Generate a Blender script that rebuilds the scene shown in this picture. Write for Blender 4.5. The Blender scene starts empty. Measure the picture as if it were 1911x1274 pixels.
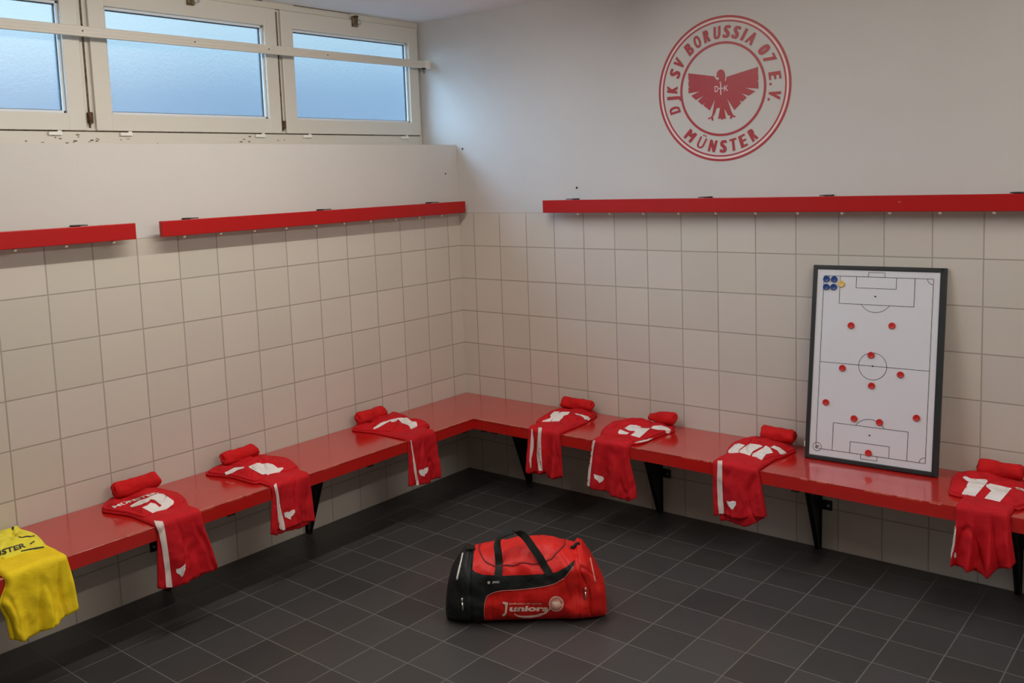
import bpy, bmesh, math, random
from mathutils import Vector, Matrix, noise, geometry
from mathutils.bvhtree import BVHTree

scene = bpy.context.scene
COL = scene.collection

# ------------------------------------------------------------------ camera
CAM = Vector((3.8165, -4.2201, 1.8161))
CR = Vector((0.773, 0.633, -0.036)); CF = Vector((-0.633, 0.767, -0.106)).normalized()
CR = (CR - CF * CR.dot(CF)).normalized(); CU = CR.cross(CF)
cam_data = bpy.data.cameras.new('camera')
cam_data.sensor_fit = 'HORIZONTAL'; cam_data.sensor_width = 36.0; cam_data.lens = 32.6607
cam_data.shift_x = 0.00842; cam_data.shift_y = -0.06514
cam_data.clip_start = 0.05; cam_data.clip_end = 100
cam = bpy.data.objects.new('camera', cam_data); COL.objects.link(cam)
M = Matrix((CR, CU, -CF)).transposed().to_4x4(); M.translation = CAM
cam.matrix_world = M
scene.camera = cam

# ------------------------------------------------------------------ colour management
vs = scene.view_settings
scene.display_settings.display_device = 'sRGB'
vs.view_transform = 'Standard'; vs.look = 'None'; vs.gamma = 1.0; vs.use_curve_mapping = False
vs.exposure = -0.06

# ------------------------------------------------------------------ world: overcast sky
world = bpy.data.worlds.new('world'); scene.world = world; world.use_nodes = True
wn = world.node_tree.nodes; wl = world.node_tree.links
bg = wn['Background']
tc = wn.new('ShaderNodeTexCoord'); sx = wn.new('ShaderNodeSeparateXYZ'); rmp = wn.new('ShaderNodeValToRGB')
wl.new(tc.outputs['Generated'], sx.inputs[0]); wl.new(sx.outputs['Z'], rmp.inputs[0]); wl.new(rmp.outputs[0], bg.inputs[0])
el = rmp.color_ramp.elements         # overcast sky, bright overhead and dim bluish at the horizon
el[0].position = 0.0; el[0].color = (0.05, 0.075, 0.11, 1)
el[1].position = 1.0; el[1].color = (0.60, 0.66, 0.70, 1)
for p_, c_ in ((0.02, (0.035, 0.065, 0.120)), (0.09, (0.060, 0.105, 0.172)), (0.17, (0.30, 0.41, 0.44)), (0.45, (0.34, 0.44, 0.50))):
    e = el.new(p_); e.color = (*c_, 1)
bg.inputs[1].default_value = 2.1
# the sun glows through the clouds to one side of the windows
vd = wn.new('ShaderNodeVectorMath'); vd.operation = 'DOT_PRODUCT'; vd.inputs[1].default_value = Vector((-1.0, -1.05, 0.95)).normalized()
glow = wn.new('ShaderNodeMapRange'); glow.interpolation_type = 'SMOOTHSTEP'; glow.inputs['From Min'].default_value = 0.72; glow.inputs['From Max'].default_value = 0.99
wl.new(tc.outputs['Generated'], vd.inputs[0]); wl.new(vd.outputs['Value'], glow.inputs['Value'])
gm = wn.new('ShaderNodeVectorMath'); gm.operation = 'SCALE'; gm.inputs[0].default_value = (3.0, 5.0, 7.2); wl.new(glow.outputs[0], gm.inputs['Scale'])
ga = wn.new('ShaderNodeVectorMath'); ga.operation = 'ADD'; wl.new(rmp.outputs[0], ga.inputs[0]); wl.new(gm.outputs[0], ga.inputs[1]); wl.new(ga.outputs[0], bg.inputs[0])

# ------------------------------------------------------------------ room lamps: two rows of fluorescent tubes on the ceiling, and daylight outside the windows
def tube_light(name, x, y0, y1, power, side=0.34, w=0.05, col=(1.0, 0.945, 0.86)):
  for tilt, share in ((-74, side), (0, 1 - 2 * side), (74, side)):      # a bare tube shines to both sides as well as down
    l = bpy.data.lights.new(name, 'AREA'); l.shape = 'RECTANGLE'; l.size = w; l.size_y = abs(y1 - y0)
    l.energy = power * share; l.color = col
    o = bpy.data.objects.new(name, l); COL.objects.link(o); o.location = (x, (y0 + y1) / 2, 2.66)
    o.rotation_euler = (0, math.radians(tilt), 0)
tube_light('tube_lamp_light', 1.25, -0.9, -3.3, 41, 0.26)
tube_light('tube_lamp_light', 3.9, -0.9, -3.3, 48)

# ------------------------------------------------------------------ helpers
def put(name, me, mat=None, parent=None, smooth=False):
    o = bpy.data.objects.new(name, me); COL.objects.link(o)
    if mat is not None:
        for m in (mat if isinstance(mat, (list, tuple)) else [mat]): me.materials.append(m)
    if smooth:
        for p in me.polygons: p.use_smooth = True
    if parent is not None:
        o.parent = parent
        o.matrix_parent_inverse = Matrix.Translation(-parent.location)
    return o
def obj(name, bm, mat=None, parent=None, smooth=False, recalc=True):
    if recalc: bmesh.ops.recalc_face_normals(bm, faces=bm.faces)
    me = bpy.data.meshes.new(name); bm.to_mesh(me); bm.free()
    return put(name, me, mat, parent, smooth)
def tag(o, label, cat, group=None):
    o['label'] = label; o['category'] = cat
    if group: o['group'] = group
    return o
def thing(name, loc, label, cat, group=None):
    o = bpy.data.objects.new(name, None); o.empty_display_size = 0.05
    COL.objects.link(o); o.location = loc
    return tag(o, label, cat, group)
def structure(o, label=None):
    o['kind'] = 'structure'
    if label: o['label'] = label
    return o
def box(bm, a, b, bevel=0.0, seg=2):
    lo = Vector([min(a[i], b[i]) for i in range(3)]); hi = Vector([max(a[i], b[i]) for i in range(3)])
    r = bmesh.ops.create_cube(bm, size=1.0)
    for v in r['verts']:
        v.co = Vector([(lo[i] + hi[i]) / 2 + v.co[i] * (hi[i] - lo[i]) for i in range(3)])
    if bevel > 0:
        es = list({e for v in r['verts'] for e in v.link_edges})
        bmesh.ops.bevel(bm, geom=es, offset=bevel, segments=seg, affect='EDGES', profile=0.5)
    return bm
def BX(a, b, bevel=0.0, seg=2):
    return box(bmesh.new(), a, b, bevel, seg)
def tube(bm, pts, r, n=10, closed=False, flat=None):
    """sweep a circle (or a flat oval r x flat) along pts"""
    pts = [Vector(p) for p in pts]; rings = []; N = len(pts); prev = None
    for i, p in enumerate(pts):
        a = pts[i - 1] if (i > 0 or closed) else p; b = pts[(i + 1) % N] if (i < N - 1 or closed) else p
        t = (b - a).normalized()
        if prev is None:
            up = Vector((0, 0, 1)) if abs(t.z) < 0.9 else Vector((1, 0, 0))
            nrm = t.cross(up).normalized()
        else:
            nrm = (prev - t * prev.dot(t)).normalized()
        prev = nrm; bi = t.cross(nrm)
        ry = r if flat is None else flat
        rings.append([bm.verts.new(p + nrm * math.cos(2 * math.pi * k / n) * r + bi * math.sin(2 * math.pi * k / n) * ry) for k in range(n)])
    M_ = N if closed else N - 1
    for i in range(M_):
        A, B = rings[i], rings[(i + 1) % N]
        for k in range(n): bm.faces.new((A[k], A[(k + 1) % n], B[(k + 1) % n], B[k]))
    if not closed:
        bm.faces.new(rings[0]); bm.faces.new(rings[-1][::-1])
    return bm
def cyl(bm, c, axis, r, h, n=20, r2=None):
    c = Vector(c); axis = Vector(axis).normalized()
    q = axis.to_track_quat('Z', 'Y').to_matrix()
    r2 = r if r2 is None else r2
    A = [bm.verts.new(c + q @ Vector((math.cos(2 * math.pi * k / n) * r, math.sin(2 * math.pi * k / n) * r, 0))) for k in range(n)]
    B = [bm.verts.new(c + q @ Vector((math.cos(2 * math.pi * k / n) * r2, math.sin(2 * math.pi * k / n) * r2, h))) for k in range(n)]
    for k in range(n): bm.faces.new((A[k], A[(k + 1) % n], B[(k + 1) % n], B[k]))
    bm.faces.new(A[::-1]); bm.faces.new(B)
    return bm
def catmull(P, n, closed=True):
    out = []; N = len(P)
    for i in range(N if closed else N - 1):
        if closed: p0, p1, p2, p3 = P[i - 1], P[i], P[(i + 1) % N], P[(i + 2) % N]
        else: p0, p1, p2, p3 = P[max(i - 1, 0)], P[i], P[i + 1], P[min(i + 2, N - 1)]
        for k in range(n):
            t = k / n; o = []
            for d in range(len(p1)):
                a, b, c, e_ = p0[d], p1[d], p2[d], p3[d]
                o.append(0.5 * (2 * b + (c - a) * t + (2 * a - 5 * b + 4 * c - e_) * t * t + (3 * b - a - 3 * c + e_) * t ** 3))
            out.append(tuple(o))
    if not closed: out.append(tuple(P[-1]))
    return out
def lerp_poly(P, t):
    """P: list of (key, value) sorted by key, piecewise linear"""
    if t <= P[0][0]: return P[0][1]
    for (a, u), (b, v) in zip(P, P[1:]):
        if t <= b: return u + (v - u) * (t - a) / max(b - a, 1e-9)
    return P[-1][1]
def sstep(a, b, x):
    t = max(0.0, min(1.0, (x - a) / (b - a))); return t * t * (3 - 2 * t)

def poly_tris(poly, maxlen=0.012):
    """2-D polygon -> fine triangle soup (verts, faces)"""
    bm = bmesh.new()
    vs_ = [bm.verts.new((p[0], p[1], 0)) for p in poly]
    tr = ear_clip(poly)
    for t in tr:
        try: bm.faces.new([vs_[i] for i in t])
        except ValueError: pass
    for _ in range(6):
        es = [e for e in bm.edges if e.calc_length() > maxlen]
        if not es: break
        bmesh.ops.subdivide_edges(bm, edges=es, cuts=1)
        bmesh.ops.triangulate(bm, faces=[f for f in bm.faces if len(f.verts) > 3])
    bm.verts.index_update()
    V = [(v.co.x, v.co.y) for v in bm.verts]; F = [tuple(v.index for v in f.verts) for f in bm.faces]
    bm.free(); return V, F
def ear_clip(P):
    P = list(P); idx = list(range(len(P)))
    area = sum(P[i][0] * P[(i + 1) % len(P)][1] - P[(i + 1) % len(P)][0] * P[i][1] for i in range(len(P)))
    if area < 0: idx.reverse()
    cr_ = lambda a, b, c: (b[0] - a[0]) * (c[1] - a[1]) - (b[1] - a[1]) * (c[0] - a[0])
    out = []; guard = 0
    while len(idx) > 3 and guard < 5000:
        best = None
        for k in range(len(idx)):
            guard += 1
            a, b, c = idx[k - 1], idx[k], idx[(k + 1) % len(idx)]
            if cr_(P[a], P[b], P[c]) <= 1e-12: continue
            if any(cr_(P[a], P[b], P[q]) >= 0 and cr_(P[b], P[c], P[q]) >= 0 and cr_(P[c], P[a], P[q]) >= 0 for q in idx if q not in (a, b, c)): continue
            best = k; break
        if best is None: best = min(range(len(idx)), key=lambda k: abs(cr_(P[idx[k - 1]], P[idx[k]], P[idx[(k + 1) % len(idx)]])))
        a, b, c = idx[best - 1], idx[best], idx[(best + 1) % len(idx)]
        out.append((a, b, c)); idx.pop(best)
    out.append(tuple(idx)); return out
def text_soup(s, offset=0.0, shear=0.0, maxlen=0.15, spacing=1.0):
    """text -> 2-D verts in em units, faces; plus bounds"""
    c = bpy.data.curves.new('txt', 'FONT'); c.body = s; c.size = 1.0; c.offset = offset; c.shear = shear; c.resolution_u = 4
    c.space_character = spacing
    o = bpy.data.objects.new('txt', c); COL.objects.link(o)
    bpy.context.view_layer.update()
    dg = bpy.context.evaluated_depsgraph_get(); me = bpy.data.meshes.new_from_object(o.evaluated_get(dg))
    bpy.data.objects.remove(o); bpy.data.curves.remove(c)
    bm = bmesh.new(); bm.from_mesh(me); bpy.data.meshes.remove(me)
    bmesh.ops.triangulate(bm, faces=bm.faces)
    for _ in range(5):
        es = [e for e in bm.edges if e.calc_length() > maxlen]
        if not es: break
        bmesh.ops.subdivide_edges(bm, edges=es, cuts=1)
        bmesh.ops.triangulate(bm, faces=[f for f in bm.faces if len(f.verts) > 3])
    bm.verts.index_update()
    V = [(v.co.x, v.co.y) for v in bm.verts]; F = [tuple(v.index for v in f.verts) for f in bm.faces]
    bm.free(); return V, F
def norm_box(V):
    x0 = min(v[0] for v in V); x1 = max(v[0] for v in V); y0 = min(v[1] for v in V); y1 = max(v[1] for v in V)
    return [((v[0] - x0) / (x1 - x0), (v[1] - y0) / (y1 - y0)) for v in V]
def quad_map(V, q):
    """q: top-left, bottom-left, bottom-right, top-right"""
    tl, bl, br, tr = q; out = []
    for s, t in V:
        out.append(tuple((bl[d] * (1 - s) + br[d] * s) * (1 - t) + (tl[d] * (1 - s) + tr[d] * s) * t for d in range(len(tl))))
    return out
def drape(bm, V3, F, bvh, lift=0.0015, back=0.25):
    """lay a patch onto a surface along the line of sight to each point"""
    vs_ = []
    for p in V3:
        p = Vector(p); d = (p - CAM).normalized(); h, n, i, dist = bvh.ray_cast(p - d * back, d, 1.0)
        if h is None: vs_.append(None); continue
        if n.dot(d) > 0: n = -n
        vs_.append(bm.verts.new(h + n * lift))
    for f in F:
        q = [vs_[i] for i in f]
        if None in q or len(set(q)) < 3: continue
        try: bm.faces.new(q)
        except ValueError: pass
    return bm
def bvh_of(o):
    me = o.data; off = o.matrix_world if o.parent is None else Matrix.Identity(4)
    return BVHTree.FromPolygons([v.co.copy() for v in me.vertices], [tuple(p.vertices) for p in me.polygons])

# ------------------------------------------------------------------ materials
def pmat(name, col, rough=0.5, metal=0.0, coat=0.0, spec=0.5, bump=None, sheen=0.0, var=None):
    m = bpy.data.materials.new(name); m.use_nodes = True
    nt = m.node_tree; b = nt.nodes['Principled BSDF']
    b.inputs['Base Color'].default_value = (*col, 1); b.inputs['Roughness'].default_value = rough
    b.inputs['Metallic'].default_value = metal; b.inputs['Coat Weight'].default_value = coat
    b.inputs['Coat Roughness'].default_value = 0.12
    b.inputs['Specular IOR Level'].default_value = spec
    if sheen: b.inputs['Sheen Weight'].default_value = sheen; b.inputs['Sheen Roughness'].default_value = 0.5
    tcn = nt.nodes.new('ShaderNodeTexCoord')
    if bump:
        sc, st, dist = bump
        nz = nt.nodes.new('ShaderNodeTexNoise'); nz.inputs['Scale'].default_value = sc; nz.inputs['Detail'].default_value = 4
        bp = nt.nodes.new('ShaderNodeBump'); bp.inputs['Strength'].default_value = st; bp.inputs['Distance'].default_value = dist
        nt.links.new(tcn.outputs['Object'], nz.inputs['Vector']); nt.links.new(nz.outputs['Fac'], bp.inputs['Height']); nt.links.new(bp.outputs[0], b.inputs['Normal'])
    if var:
        sc, col2, lo, hi = var
        nz = nt.nodes.new('ShaderNodeTexNoise'); nz.inputs['Scale'].default_value = sc; nz.inputs['Detail'].default_value = 6; nz.inputs['Roughness'].default_value = 0.6
        mr = nt.nodes.new('ShaderNodeMapRange'); mr.inputs['From Min'].default_value = lo; mr.inputs['From Max'].default_value = hi
        mx = nt.nodes.new('ShaderNodeMix'); mx.data_type = 'RGBA'
        mx.inputs['A'].default_value = (*col, 1); mx.inputs['B'].default_value = (*col2, 1)
        nt.links.new(tcn.outputs['Object'], nz.inputs['Vector']); nt.links.new(nz.outputs['Fac'], mr.inputs['Value'])
        nt.links.new(mr.outputs[0], mx.inputs['Factor']); nt.links.new(mx.outputs['Result'], b.inputs['Base Color'])
    return m

def tile_mat(name, ax1, off1, pitch1, ax2, off2, pitch2, tile, grout, gw, rough, var, top=None, plaster=None, spec=0.5, bumpd=0.0015, tint=None):
    m = bpy.data.materials.new(name); m.use_nodes = True; nt = m.node_tree; L = nt.links
    b = nt.nodes['Principled BSDF']
    def nd(t, **k):
        n = nt.nodes.new(t)
        for a, v in k.items(): setattr(n, a, v)
        return n
    def math_(op, a, bb=None):
        n = nd('ShaderNodeMath', operation=op)
        for i, v in enumerate((a, bb)):
            if v is None: continue
            if isinstance(v, (int, float)): n.inputs[i].default_value = v
            else: L.new(v, n.inputs[i])
        return n.outputs[0]
    g = nd('ShaderNodeNewGeometry'); s = nd('ShaderNodeSeparateXYZ'); L.new(g.outputs['Position'], s.inputs[0])
    def cell(ax, off, pitch):
        q = math_('DIVIDE', math_('SUBTRACT', s.outputs[ax], off), pitch)
        fr = math_('FRACT', q); fl = math_('FLOOR', q)
        d = math_('MULTIPLY', math_('MINIMUM', fr, math_('SUBTRACT', 1.0, fr)), pitch)
        return d, fl
    d1, f1 = cell(ax1, off1, pitch1); d2, f2 = cell(ax2, off2, pitch2)
    d = math_('MINIMUM', d1, d2)
    mr = nd('ShaderNodeMapRange'); mr.interpolation_type = 'SMOOTHSTEP'
    mr.inputs['From Min'].default_value = gw * 0.35; mr.inputs['From Max'].default_value = gw * 0.75; L.new(d, mr.inputs['Value'])
    mask = mr.outputs[0]
    cmb = nd('ShaderNodeCombineXYZ'); L.new(f1, cmb.inputs[0]); L.new(f2, cmb.inputs[1])
    wnz = nd('ShaderNodeTexWhiteNoise', noise_dimensions='3D'); L.new(cmb.outputs[0], wnz.inputs['Vector'])
    nz = nd('ShaderNodeTexNoise'); nz.inputs['Scale'].default_value = 3.0; nz.inputs['Detail'].default_value = 5; L.new(g.outputs['Position'], nz.inputs['Vector'])
    v = math_('ADD', math_('MULTIPLY', math_('SUBTRACT', wnz.outputs['Value'], 0.5), var), math_('MULTIPLY', math_('SUBTRACT', nz.outputs['Fac'], 0.5), var * 0.8))
    sc = math_('ADD', v, 1.0)
    tcx = nd('ShaderNodeMix', data_type='RGBA'); tcx.inputs['A'].default_value = (*tile, 1); tcx.inputs['B'].default_value = (*(tint or tile), 1)
    L.new(wnz.outputs['Color'], tcx.inputs['Factor'])
    vm = nd('ShaderNodeVectorMath', operation='SCALE'); L.new(tcx.outputs['Result'], vm.inputs[0]); L.new(sc, vm.inputs['Scale'])
    mx = nd('ShaderNodeMix', data_type='RGBA'); mx.inputs['A'].default_value = (*grout, 1); L.new(mask, mx.inputs['Factor']); L.new(vm.outputs[0], mx.inputs['B'])
    L.new(mx.outputs['Result'], b.inputs['Base Color'])
    rr = nd('ShaderNodeMapRange'); rr.inputs['To Min'].default_value = 0.85; rr.inputs['To Max'].default_value = rough; L.new(mask, rr.inputs['Value'])
    L.new(rr.outputs[0], b.inputs['Roughness']); b.inputs['Specular IOR Level'].default_value = spec
    # each tile sits at a very slightly different angle; grout is recessed
    nz2 = nd('ShaderNodeTexNoise'); nz2.inputs['Scale'].default_value = 22.0; nz2.inputs['Detail'].default_value = 3; L.new(g.outputs['Position'], nz2.inputs['Vector'])
    h = math_('ADD', mask, math_('MULTIPLY', nz2.outputs['Fac'], 0.25))
    bp = nd('ShaderNodeBump'); bp.inputs['Strength'].default_value = 0.5; bp.inputs['Distance'].default_value = bumpd; L.new(h, bp.inputs['Height'])
    L.new(bp.outputs[0], b.inputs['Normal'])
    return m

T_COL = (0.60, 0.555, 0.475)
G_COL = (0.37, 0.335, 0.28)
m_tile_r = tile_mat('wall_tile_right', 'X', 0.1159, 0.2, 'Z', 0.0, 0.2, T_COL, G_COL, 0.0052, 0.22, 0.07, tint=(0.60, 0.545, 0.49))
m_tile_l = tile_mat('wall_tile_left', 'Y', -0.10586, 0.2, 'Z', 0.0, 0.2, T_COL, G_COL, 0.0052, 0.22, 0.07, tint=(0.60, 0.545, 0.49))
m_floor = tile_mat('floor_tile', 'X', 0.378, 0.1988, 'Y', -0.311, 0.2, (0.056, 0.055, 0.054), (0.150, 0.142, 0.130), 0.0040, 0.40, 0.30, spec=0.4, bumpd=0.001, tint=(0.062, 0.060, 0.060))
m_plaster = pmat('white_plaster', (0.59, 0.565, 0.535), 0.9, bump=(60, 0.12, 0.004), var=(1.3, (0.56, 0.535, 0.505), 0.4, 0.75))
m_ceiling = pmat('ceiling_paint', (0.90, 0.89, 0.89), 0.9, bump=(90, 0.15, 0.004))
m_wood_white = pmat('cream_window_paint', (0.60, 0.56, 0.485), 0.38, var=(14, (0.60, 0.53, 0.40), 0.60, 0.80))
m_gasket = pmat('dark_seal', (0.03, 0.035, 0.04), 0.6)
m_gap = pmat('grimy_gap', (0.14, 0.10, 0.06), 0.9, var=(40, (0.06, 0.035, 0.02), 0.45, 0.6))
m_rust = pmat('rusty_iron', (0.16, 0.075, 0.03), 0.75, metal=0.4, var=(60, (0.05, 0.03, 0.02), 0.4, 0.6), bump=(80, 0.5, 0.003))
m_brass = pmat('old_brass', (0.24, 0.19, 0.11), 0.45, metal=0.8, var=(50, (0.10, 0.07, 0.04), 0.4, 0.6))
m_alu = pmat('white_aluminium', (0.66, 0.68, 0.70), 0.35)
m_white_plastic = pmat('white_plastic', (0.75, 0.72, 0.66), 0.4)
m_hook = pmat('pale_hook_plastic', (0.56, 0.46, 0.39), 0.5)
m_red_paint = pmat('red_gloss_paint', (0.48, 0.012, 0.009), 0.20, coat=0.8)
m_rail_paint = pmat('red_rail_paint', (0.41, 0.008, 0.008), 0.35, spec=0.3)
m_worn = pmat('worn_edge', (0.72, 0.30, 0.17), 0.5, var=(60, (0.50, 0.05, 0.03), 0.35, 0.65))
m_bracket = pmat('black_steel', (0.012, 0.014, 0.013), 0.35, metal=0.2, spec=0.6)
m_steel = pmat('bright_steel', (0.6, 0.6, 0.6), 0.3, metal=1.0)
m_vinyl = pmat('red_vinyl', (0.36, 0.014, 0.018), 0.45)
m_vinyl_w = pmat('white_vinyl', (0.72, 0.68, 0.66), 0.5)
m_dark = pmat('dark_hole', (0.02, 0.015, 0.012), 0.9)
def cloth(name, col, var=None, rough=0.75):
    return pmat(name, col, rough, bump=(38, 0.35, 0.008), var=var, spec=0.25)
m_red_cloth = cloth('red_jersey_cloth', (0.58, 0.007, 0.013), (9, (0.48, 0.006, 0.012), 0.4, 0.7))
m_red_short = cloth('red_shorts_cloth', (0.56, 0.007, 0.014), (7, (0.46, 0.006, 0.012), 0.4, 0.7))
m_red_sock = cloth('red_sock_knit', (0.60, 0.009, 0.010), (20, (0.46, 0.010, 0.012), 0.4, 0.7), 0.9)
m_white_cloth = pmat('white_print', (0.78, 0.72, 0.70), 0.65)
m_pink_stripe = pmat('white_stripe', (0.74, 0.62, 0.58), 0.7)
m_yel_cloth = cloth('yellow_jersey_cloth', (0.88, 0.78, 0.06), (9, (0.80, 0.70, 0.05), 0.4, 0.7))
m_yel_short = cloth('yellow_shorts_cloth', (0.95, 0.70, 0.015), (7, (0.85, 0.60, 0.014), 0.4, 0.7))
m_black_print = pmat('black_print', (0.02, 0.022, 0.02), 0.6)
m_board = pmat('whiteboard_face', (0.68, 0.675, 0.71), 0.3)
m_frame = pmat('charcoal_frame', (0.018, 0.022, 0.024), 0.45)
m_ink = pmat('board_ink', (0.03, 0.03, 0.035), 0.5)
m_mag_red = pmat('red_magnet', (0.55, 0.02, 0.018), 0.35)
m_mag_blue = pmat('blue_magnet', (0.012, 0.05, 0.22), 0.35)
m_mag_yel = pmat('yellow_magnet', (0.72, 0.50, 0.13), 0.35)
m_bag_red = pmat('bag_red_nylon', (0.72, 0.014, 0.010), 0.5, bump=(26, 0.35, 0.012), var=(8, (0.60, 0.010, 0.008), 0.4, 0.7), spec=0.35)
m_bag_dark_red = pmat('bag_zip_red', (0.24, 0.010, 0.010), 0.6)
m_bag_black = pmat('bag_black_nylon', (0.010, 0.012, 0.013), 0.55, bump=(26, 0.3, 0.01), spec=0.35)
m_web = pmat('black_webbing', (0.014, 0.018, 0.017), 0.7, bump=(300, 0.4, 0.002), spec=0.3)
m_bag_print = pmat('bag_print', (1.0, 0.72, 0.62), 0.6)
m_bag_print2 = pmat('bag_pink_print', (0.86, 0.40, 0.33), 0.6)
m_chrome = pmat('zip_metal', (0.7, 0.7, 0.68), 0.25, metal=0.9)
m_pipe_white = pmat('reflective_piping', (0.72, 0.70, 0.66), 0.4)
m_pipe_pink = pmat('pink_piping', (0.68, 0.22, 0.19), 0.5)

# frosted window glass
m_glass = bpy.data.materials.new('frosted_glass'); m_glass.use_nodes = True
nt = m_glass.node_tree; nt.nodes.clear()
out = nt.nodes.new('ShaderNodeOutputMaterial'); tr = nt.nodes.new('ShaderNodeBsdfTranslucent'); rf = nt.nodes.new('ShaderNodeBsdfRefraction')
gl = nt.nodes.new('ShaderNodeBsdfGlossy'); m1 = nt.nodes.new('ShaderNodeMixShader'); m2 = nt.nodes.new('ShaderNodeMixShader')
nz = nt.nodes.new('ShaderNodeTexNoise'); tcn = nt.nodes.new('ShaderNodeTexCoord'); bp = nt.nodes.new('ShaderNodeBump')
nz.inputs['Scale'].default_value = 90; bp.inputs['Strength'].default_value = 0.3; bp.inputs['Distance'].default_value = 0.004
nt.links.new(tcn.outputs['Object'], nz.inputs['Vector']); nt.links.new(nz.outputs['Fac'], bp.inputs['Height'])
tr.inputs['Color'].default_value = (0.90, 0.95, 0.98, 1)
rf.inputs['Color'].default_value = (0.93, 0.96, 0.98, 1); rf.inputs['Roughness'].default_value = 0.24; rf.inputs['IOR'].default_value = 1.12
gl.inputs['Roughness'].default_value = 0.35; gl.inputs['Color'].default_value = (0.8, 0.8, 0.8, 1)
nt.links.new(bp.outputs[0], rf.inputs['Normal']); nt.links.new(bp.outputs[0], gl.inputs['Normal'])
m1.inputs[0].default_value = 0.90; m2.inputs[0].default_value = 0.06
nt.links.new(tr.outputs[0], m1.inputs[1]); nt.links.new(rf.outputs[0], m1.inputs[2])
nt.links.new(m1.outputs[0], m2.inputs[1]); nt.links.new(gl.outputs[0], m2.inputs[2]); nt.links.new(m2.outputs[0], out.inputs[0])

# ------------------------------------------------------------------ room shell
XR, YB, ZC = 5.2, -5.8, 2.768          # room: x 0..5.2, y -5.8..0, ceiling
REC = -0.28                             # plane of the window frame, recessed behind the left wall
o = obj('floor', BX((-0.02, YB, -0.1), (XR, 0.02, 0.0)), m_floor); structure(o, 'dark grey tiled floor with thin pale joints')
o = obj('ceiling', BX((REC - 0.15, YB, ZC), (XR, 0.15, ZC + 0.15)), m_ceiling); structure(o, 'white painted ceiling')
# right wall: plaster body, tiled field up to 1.6 m
bm = BX((REC - 0.15, 0.006, 0.0), (XR, 0.15, ZC)); w = obj('wall_right', bm, m_plaster); structure(w, 'white plastered wall with the red round club crest')
obj('tiled_area', BX((0.0, 0.0, 0.0), (XR, 0.006, 1.6)), m_tile_r, w)
bm = BX((REC - 0.15, YB, 0.0), (-0.006, 0.0055, 2.012)); w = obj('wall_left', bm, m_plaster); structure(w, 'wall below the row of high windows')
obj('tiled_area', BX((-0.006, YB, 0.0), (0.0, 0.0, 1.6)), m_tile_l, w)
o = obj('wall_back', BX((REC - 0.15, YB - 0.12, 0), (XR, YB, ZC)), m_plaster); structure(o)
o = obj('wall_far_right', BX((XR, YB, 0), (XR + 0.12, 0.15, ZC)), m_plaster); structure(o)

# fixed timber frame around the windows
bays = [(-0.022, -1.050), (-1.080, -2.103), (-2.150, -3.180), (-3.215, -4.245)]
SZ0, SZ1 = 2.083, 2.732                 # sash bottom / top
bm = bmesh.new()
box(bm, (REC - 0.07, -4.35, 2.012), (REC - 0.002, 0.0, SZ0 + 0.012), 0.002)           # sill rail
box(bm, (REC - 0.07, -4.35, SZ1 - 0.012), (REC - 0.002, 0.0, ZC), 0.002)
for y0, y1 in [(0.0, -0.034), (-1.038, -1.092), (-2.091, -2.162), (-3.168, -3.227), (-4.233, -4.35)]:
    box(bm, (REC - 0.07, y1, SZ0), (REC - 0.006, y0, SZ1), 0.002)
fr = obj('trim_1', bm, m_wood_white); structure(fr, 'cream painted fixed frame around the high windows')
o = obj('wall_left_end', BX((REC - 0.15, YB, 2.0), (REC, -4.35, ZC)), m_plaster); structure(o)
bm = bmesh.new()
for y0 in (-1.065, -2.1265, -3.1975): box(bm, (REC - 0.0055, y0 - 0.004, SZ0 - 0.03), (REC - 0.003, y0 + 0.004, SZ1))
box(bm, (REC - 0.0022, -4.3, SZ0 - 0.005), (REC - 0.0008, -0.02, SZ0 + 0.001)); box(bm, (REC - 0.0022, -4.3, SZ1 - 0.001), (REC - 0.0008, -0.02, SZ1 + 0.003))
obj('grimy_joint', bm, m_gap, fr)
bm = bmesh.new()
random.seed(4)
for k in range(26):                     # chipped paint flakes on the sill rail
    y = random.choice([-2.16, -2.13, -1.2, -2.4, -1.9, -1.07]) + random.uniform(-0.14, 0.14); z = 2.045 + random.uniform(-0.022, 0.02)
    l = random.uniform(0.004, 0.018); hgt = random.uniform(0.002, 0.006)
    box(bm, (REC - 0.004, y - l / 2, z), (REC - 0.0012, y + l / 2, z + hgt))
obj('chipped_paint', bm, m_gap, fr)

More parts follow.
